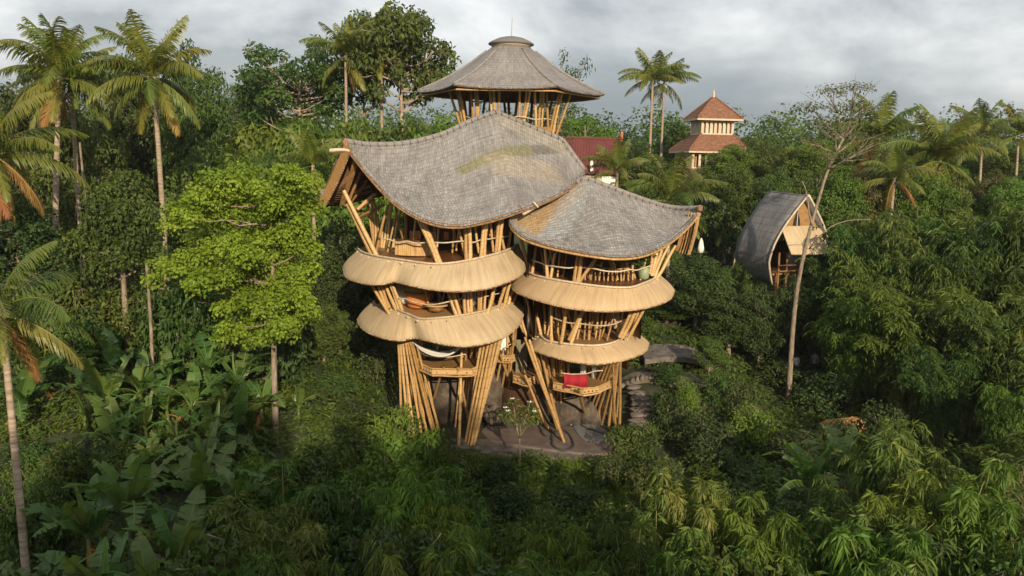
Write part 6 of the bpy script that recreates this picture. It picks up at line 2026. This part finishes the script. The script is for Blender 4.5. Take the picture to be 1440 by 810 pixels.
# ------------------------------------------------------------------ shrubs about the house
for (px, top, Y, w, lf, lb) in [(900, 590, 41, 90, 'green_leaf', 'feathery shrub at the foot of the stone steps'), (940, 545, 44, 70, 'dark_leaf', 'dark shrub right of the stone steps'), (1060, 565, 43, 80, 'fresh_leaf', 'bright green shrub standing in the shaded hollow'), (968, 530, 46, 40, 'fresh_leaf', 'small bright shrub on the path bank'), (1010, 520, 47, 60, 'green_leaf', 'shrub on the path edge'), (940, 505, 48.2, 50, 'green_leaf', 'shrub between the stone steps and the arch'), (1040, 530, 46.5, 60, 'dark_leaf', 'shrub at the end of the rubble wall'),
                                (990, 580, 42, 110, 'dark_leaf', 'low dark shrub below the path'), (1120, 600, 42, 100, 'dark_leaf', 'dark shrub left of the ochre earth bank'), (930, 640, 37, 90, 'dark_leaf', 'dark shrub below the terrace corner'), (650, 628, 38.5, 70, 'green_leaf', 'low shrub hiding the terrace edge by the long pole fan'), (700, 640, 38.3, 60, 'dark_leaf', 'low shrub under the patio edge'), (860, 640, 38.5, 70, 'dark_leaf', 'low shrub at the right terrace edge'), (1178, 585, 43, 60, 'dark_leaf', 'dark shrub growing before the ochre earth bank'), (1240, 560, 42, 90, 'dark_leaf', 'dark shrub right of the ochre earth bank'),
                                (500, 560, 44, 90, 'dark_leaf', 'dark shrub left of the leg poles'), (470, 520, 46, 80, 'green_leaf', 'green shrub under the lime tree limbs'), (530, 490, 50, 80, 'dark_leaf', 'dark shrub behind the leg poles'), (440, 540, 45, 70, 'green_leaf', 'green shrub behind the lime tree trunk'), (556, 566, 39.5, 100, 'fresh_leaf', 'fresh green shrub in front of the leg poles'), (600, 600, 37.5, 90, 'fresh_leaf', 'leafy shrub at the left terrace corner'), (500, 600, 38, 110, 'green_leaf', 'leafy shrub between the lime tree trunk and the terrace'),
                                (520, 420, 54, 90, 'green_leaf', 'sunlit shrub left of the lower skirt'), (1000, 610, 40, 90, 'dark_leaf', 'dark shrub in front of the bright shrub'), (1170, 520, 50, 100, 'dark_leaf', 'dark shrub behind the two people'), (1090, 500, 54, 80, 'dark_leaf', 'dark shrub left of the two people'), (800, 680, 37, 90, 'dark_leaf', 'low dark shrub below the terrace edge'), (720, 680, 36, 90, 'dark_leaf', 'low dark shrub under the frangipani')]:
    put_tree(rb.choice(BUSH), px, top, Y, lb, 'shrub', None, w, 'shrub', 3.0, 1.8, lf)
# dark bushes that fill the floor of the left wood and the near left slope
rb = random.Random(25)
for k in range(30):
    px = rb.uniform(-10, 440); Y = rb.uniform(44, 56)
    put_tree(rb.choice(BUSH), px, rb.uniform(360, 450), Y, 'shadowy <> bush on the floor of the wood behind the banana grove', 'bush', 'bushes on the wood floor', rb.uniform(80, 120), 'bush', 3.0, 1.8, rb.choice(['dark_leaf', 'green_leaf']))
for k in range(26):
    Y = rb.uniform(22, 36); px = rb.uniform(20, 330)
    if 80 < px < 300 and 23 < Y < 33: continue
    top = float(np.interp(Y, [22, 36], [800, 610])) + rb.uniform(-20, 20)
    put_tree(rb.choice(BUSH), px, top, Y, 'low <> bush among the shaded banana plants', 'bush', 'bushes on the near left slope', rb.uniform(70, 110), 'bush', 3.0, 1.8, rb.choice(['dark_leaf', 'green_leaf', 'green_leaf']))
# frangipani with white flowers in front of the patio
fp = on_ground(730, 662)
fr_ = empty('frangipani', fp)
tag(fr_, 'small pale-stemmed frangipani with white flowers before the patio', 'shrub')
rf = np.random.default_rng(8)
mb = MB()
hh = at(725, 570, fp.y).z - fp.z
stem = [(0, 0, 0), (0.03, 0, hh * 0.25), (-0.02, 0.02, hh * 0.5)]
mb.tube(stem, [0.06, 0.05, 0.045], 7)
tips = []
for k in range(9):
    a = k * 0.7
    e_ = (math.cos(a) * rf.uniform(0.5, 1.2), math.sin(a) * rf.uniform(0.4, 1.0), hh * rf.uniform(0.78, 1.0))
    pts, rad = limb(stem[2], e_, -0.1, 0.04, 0.02, rf, 5)
    mb.tube(pts, rad, 6); tips.append(e_)
mb.build('trunk', M['bark'], fr_, True)
Vb, Fb, Tb = clump_leaves(rf, [(np.array(t), (0.34, 0.34, 0.24)) for t in tips], 40, 0.26, 0.09, 0.4, 0.8)
obj('crown', mesh('crown', Vb, Fb, M['green_leaf'], tint=Tb), fr_)
for k in range(6):
    t = tips[k]
    fl = MB()
    for q in range(5):
        a = q * 1.2566
        fl.add([(t[0], t[1], t[2] + 0.2), (t[0] + 0.12 * math.cos(a - .4), t[1] + 0.12 * math.sin(a - .4), t[2] + 0.24), (t[0] + 0.17 * math.cos(a), t[1] + 0.17 * math.sin(a), t[2] + 0.26), (t[0] + 0.12 * math.cos(a + .4), t[1] + 0.12 * math.sin(a + .4), t[2] + 0.24)], [(0, 1, 2, 3)])
    fl.build('flower', M['petal'], fr_)
# plant in the green jar
Vb, Fb, Tb = clump_leaves(rf, [(np.array((0, 0, 1.5)), (0.55, 0.55, 0.5)), (np.array((-0.6, 0.2, 1.7)), (0.5, 0.5, 0.4))], 45, 0.3, 0.07, 0.6, 0.8)
obj('leaves', mesh('jar_leaves', Vb, Fb, M['green_leaf'], tint=Tb), pot)

# ------------------------------------------------------------------ undergrowth over the visible slopes (uncountable)
def undergrowth(name, n, yr, xk, size, leaf_n, mat, seed, Ln, Wd, avoid=True):
    rng = np.random.default_rng(seed)
    Y = rng.uniform(yr[0], yr[1], n)
    X = rng.uniform(-1, 1, n) * (xk * Y + 4)
    if avoid:
        keep = ~((np.abs(X - 1.5) < 8.5) & (Y > 40.2) & (Y < 52)) & ~((X > 6) & (X < 16) & (np.abs(Y - (50.3 - 0.17 * (X - 6))) < 1.5))
        X, Y = X[keep], Y[keep]
    Z = hgt(X, Y)
    n = len(X)
    sz = size * rng.uniform(0.5, 1.4, n)
    idx = np.repeat(np.arange(n), leaf_n)
    k = len(idx)
    d = rnd_unit(rng, k); d[:, 2] = np.abs(d[:, 2])
    rad = sz[idx] * (0.5 + 0.5 * rng.random(k))
    P = np.stack([X, Y, Z], 1)[idx] + d * rad[:, None] * np.array([1.1, 1.1, 1.0])
    Nn = unit(d * 0.5 + np.array([0, 0, 0.8]) + rng.normal(size=(k, 3)) * 0.4)
    D = unit(np.cross(Nn, rng.normal(size=(k, 3))) + d * 0.6 + np.array([0, 0, -0.2]))
    V, F = leaf_quads(P, D, Nn, Ln * rng.uniform(0.6, 1.3, k), Wd * rng.uniform(0.7, 1.3, k))
    T = np.clip(0.45 + (rng.normal(size=n) * 0.14)[idx] + rng.normal(size=k) * 0.12, 0.02, 0.98)
    o = obj(name, mesh(name, V, F, M[mat], tint=np.repeat(T, 4)))
    tag(o, None, kind='stuff')
    return o


o = undergrowth('undergrowth', 4200, (18, 66), 0.86, 0.75, 60, 'green_leaf', 61, 0.34, 0.14); o['label'] = 'dense green undergrowth covering the valley slopes'
o = undergrowth('fern_cover', 1700, (18, 62), 0.86, 0.6, 46, 'fresh_leaf', 62, 0.5, 0.07); o['label'] = 'ferny ground cover between the shrubs'
rng = np.random.default_rng(64)
n = 700
X = rng.uniform(-5, 8.5, n); Y = rng.uniform(34, 40.8, n); Z = hgt(X, Y)
idx = np.repeat(np.arange(n), 40); k = len(idx)
P = np.stack([X, Y, Z], 1)[idx] + rng.normal(size=(k, 3)) * np.array([0.22, 0.22, 0.02])
D = unit(rng.normal(size=(k, 3)) * np.array([0.5, 0.5, 0.1]) + np.array([0, 0, 0.9]))
V, F = leaf_quads(P, D, rnd_unit(rng, k), rng.uniform(0.15, 0.5, k), 0.035, 0.25)
o = obj('grass', mesh('grass', V, F, M['fresh_leaf'], tint=np.repeat(np.clip(0.4 + rng.normal(size=k) * 0.2, 0, 1), 4)))
tag(o, 'rough grass on the slope in front of the terrace', kind='stuff')
# far wood out to the horizon
rng = np.random.default_rng(63)
cl = []
for k in range(1100):
    Y = 120 * (1500 / 120) ** (rng.random() ** 1.3)
    X = rng.uniform(-1, 1) * 0.75 * Y
    r_ = rng.uniform(2.5, 4.5) * (1 + Y / 900)
    cl.append((np.array([X, Y, H(X, Y) + rng.uniform(4.0, 8.0)]), (r_, r_, r_ * 1.25)))
near_ = [c for c in cl if c[0][1] < 300]; far_ = [c for c in cl if c[0][1] >= 300]
Va, Fa, Ta = clump_leaves(rng, near_, 2.6, 0.6, 0.42, 0.05, 0.2)
Vb, Fb, Tb = clump_leaves(rng, far_, 0.4, 2.0, 1.5, 0.05, 0.2)
Vb = np.concatenate([Va, Vb]); Fb = np.arange(len(Vb)).reshape(-1, 4); Tb = np.concatenate([Ta, Tb])
o = obj('distant_forest', mesh('distant_forest', Vb, Fb, M['green_leaf'], tint=Tb))
tag(o, 'far forest filling the plain out to the horizon', kind='stuff')

# ------------------------------------------------------------------ unseen trees added on the opposite bank behind the camera to shade the valley
rb = random.Random(31)
for k in range(34):
    x = -24 + 106 * k / 34 + rb.uniform(-2, 2)
    y = -17 + rb.uniform(-7, 4) - 0.10 * max(0, x - 20)
    v = rb.choice([TR_DENSE, TR_DENSE2, TR_BIG2])
    g = H(x, y)
    hh = (24.7 + rb.uniform(-3.5, 2.0) - (3.5 if 20 < x < 38 else -1.6 if x < 9 else 0)) - g
    o = empty('tree', (x, y, g - 0.2), rb.random() * 6.28)
    o.scale = (1.15, 1.15, hh / 10.0)
    tag(o, 'unseen tree added on the opposite bank to shade the valley floor', 'tree', 'unseen shade trees of the opposite bank')
    obj('trunk', v[0], o); obj('crown', v[1], o)

# ------------------------------------------------------------------ moist evening air
hz_ = MB().box((0, 2900, 9.5), (12000, 6500, 47)).build('haze', bpy.data.materials.new('air'))
am = hz_.data.materials[0]
am.use_nodes = True
am.node_tree.nodes.clear()
po = am.node_tree.nodes.new('ShaderNodeOutputMaterial')
pv = am.node_tree.nodes.new('ShaderNodeVolumePrincipled')
pv.inputs['Color'].default_value = (0.82, 0.86, 0.92, 1)
pv.inputs['Density'].default_value = 0.00014
am.node_tree.links.new(pv.outputs[0], po.inputs['Volume'])
tag(hz_, 'thin pale evening haze filling the valley air', kind='stuff')
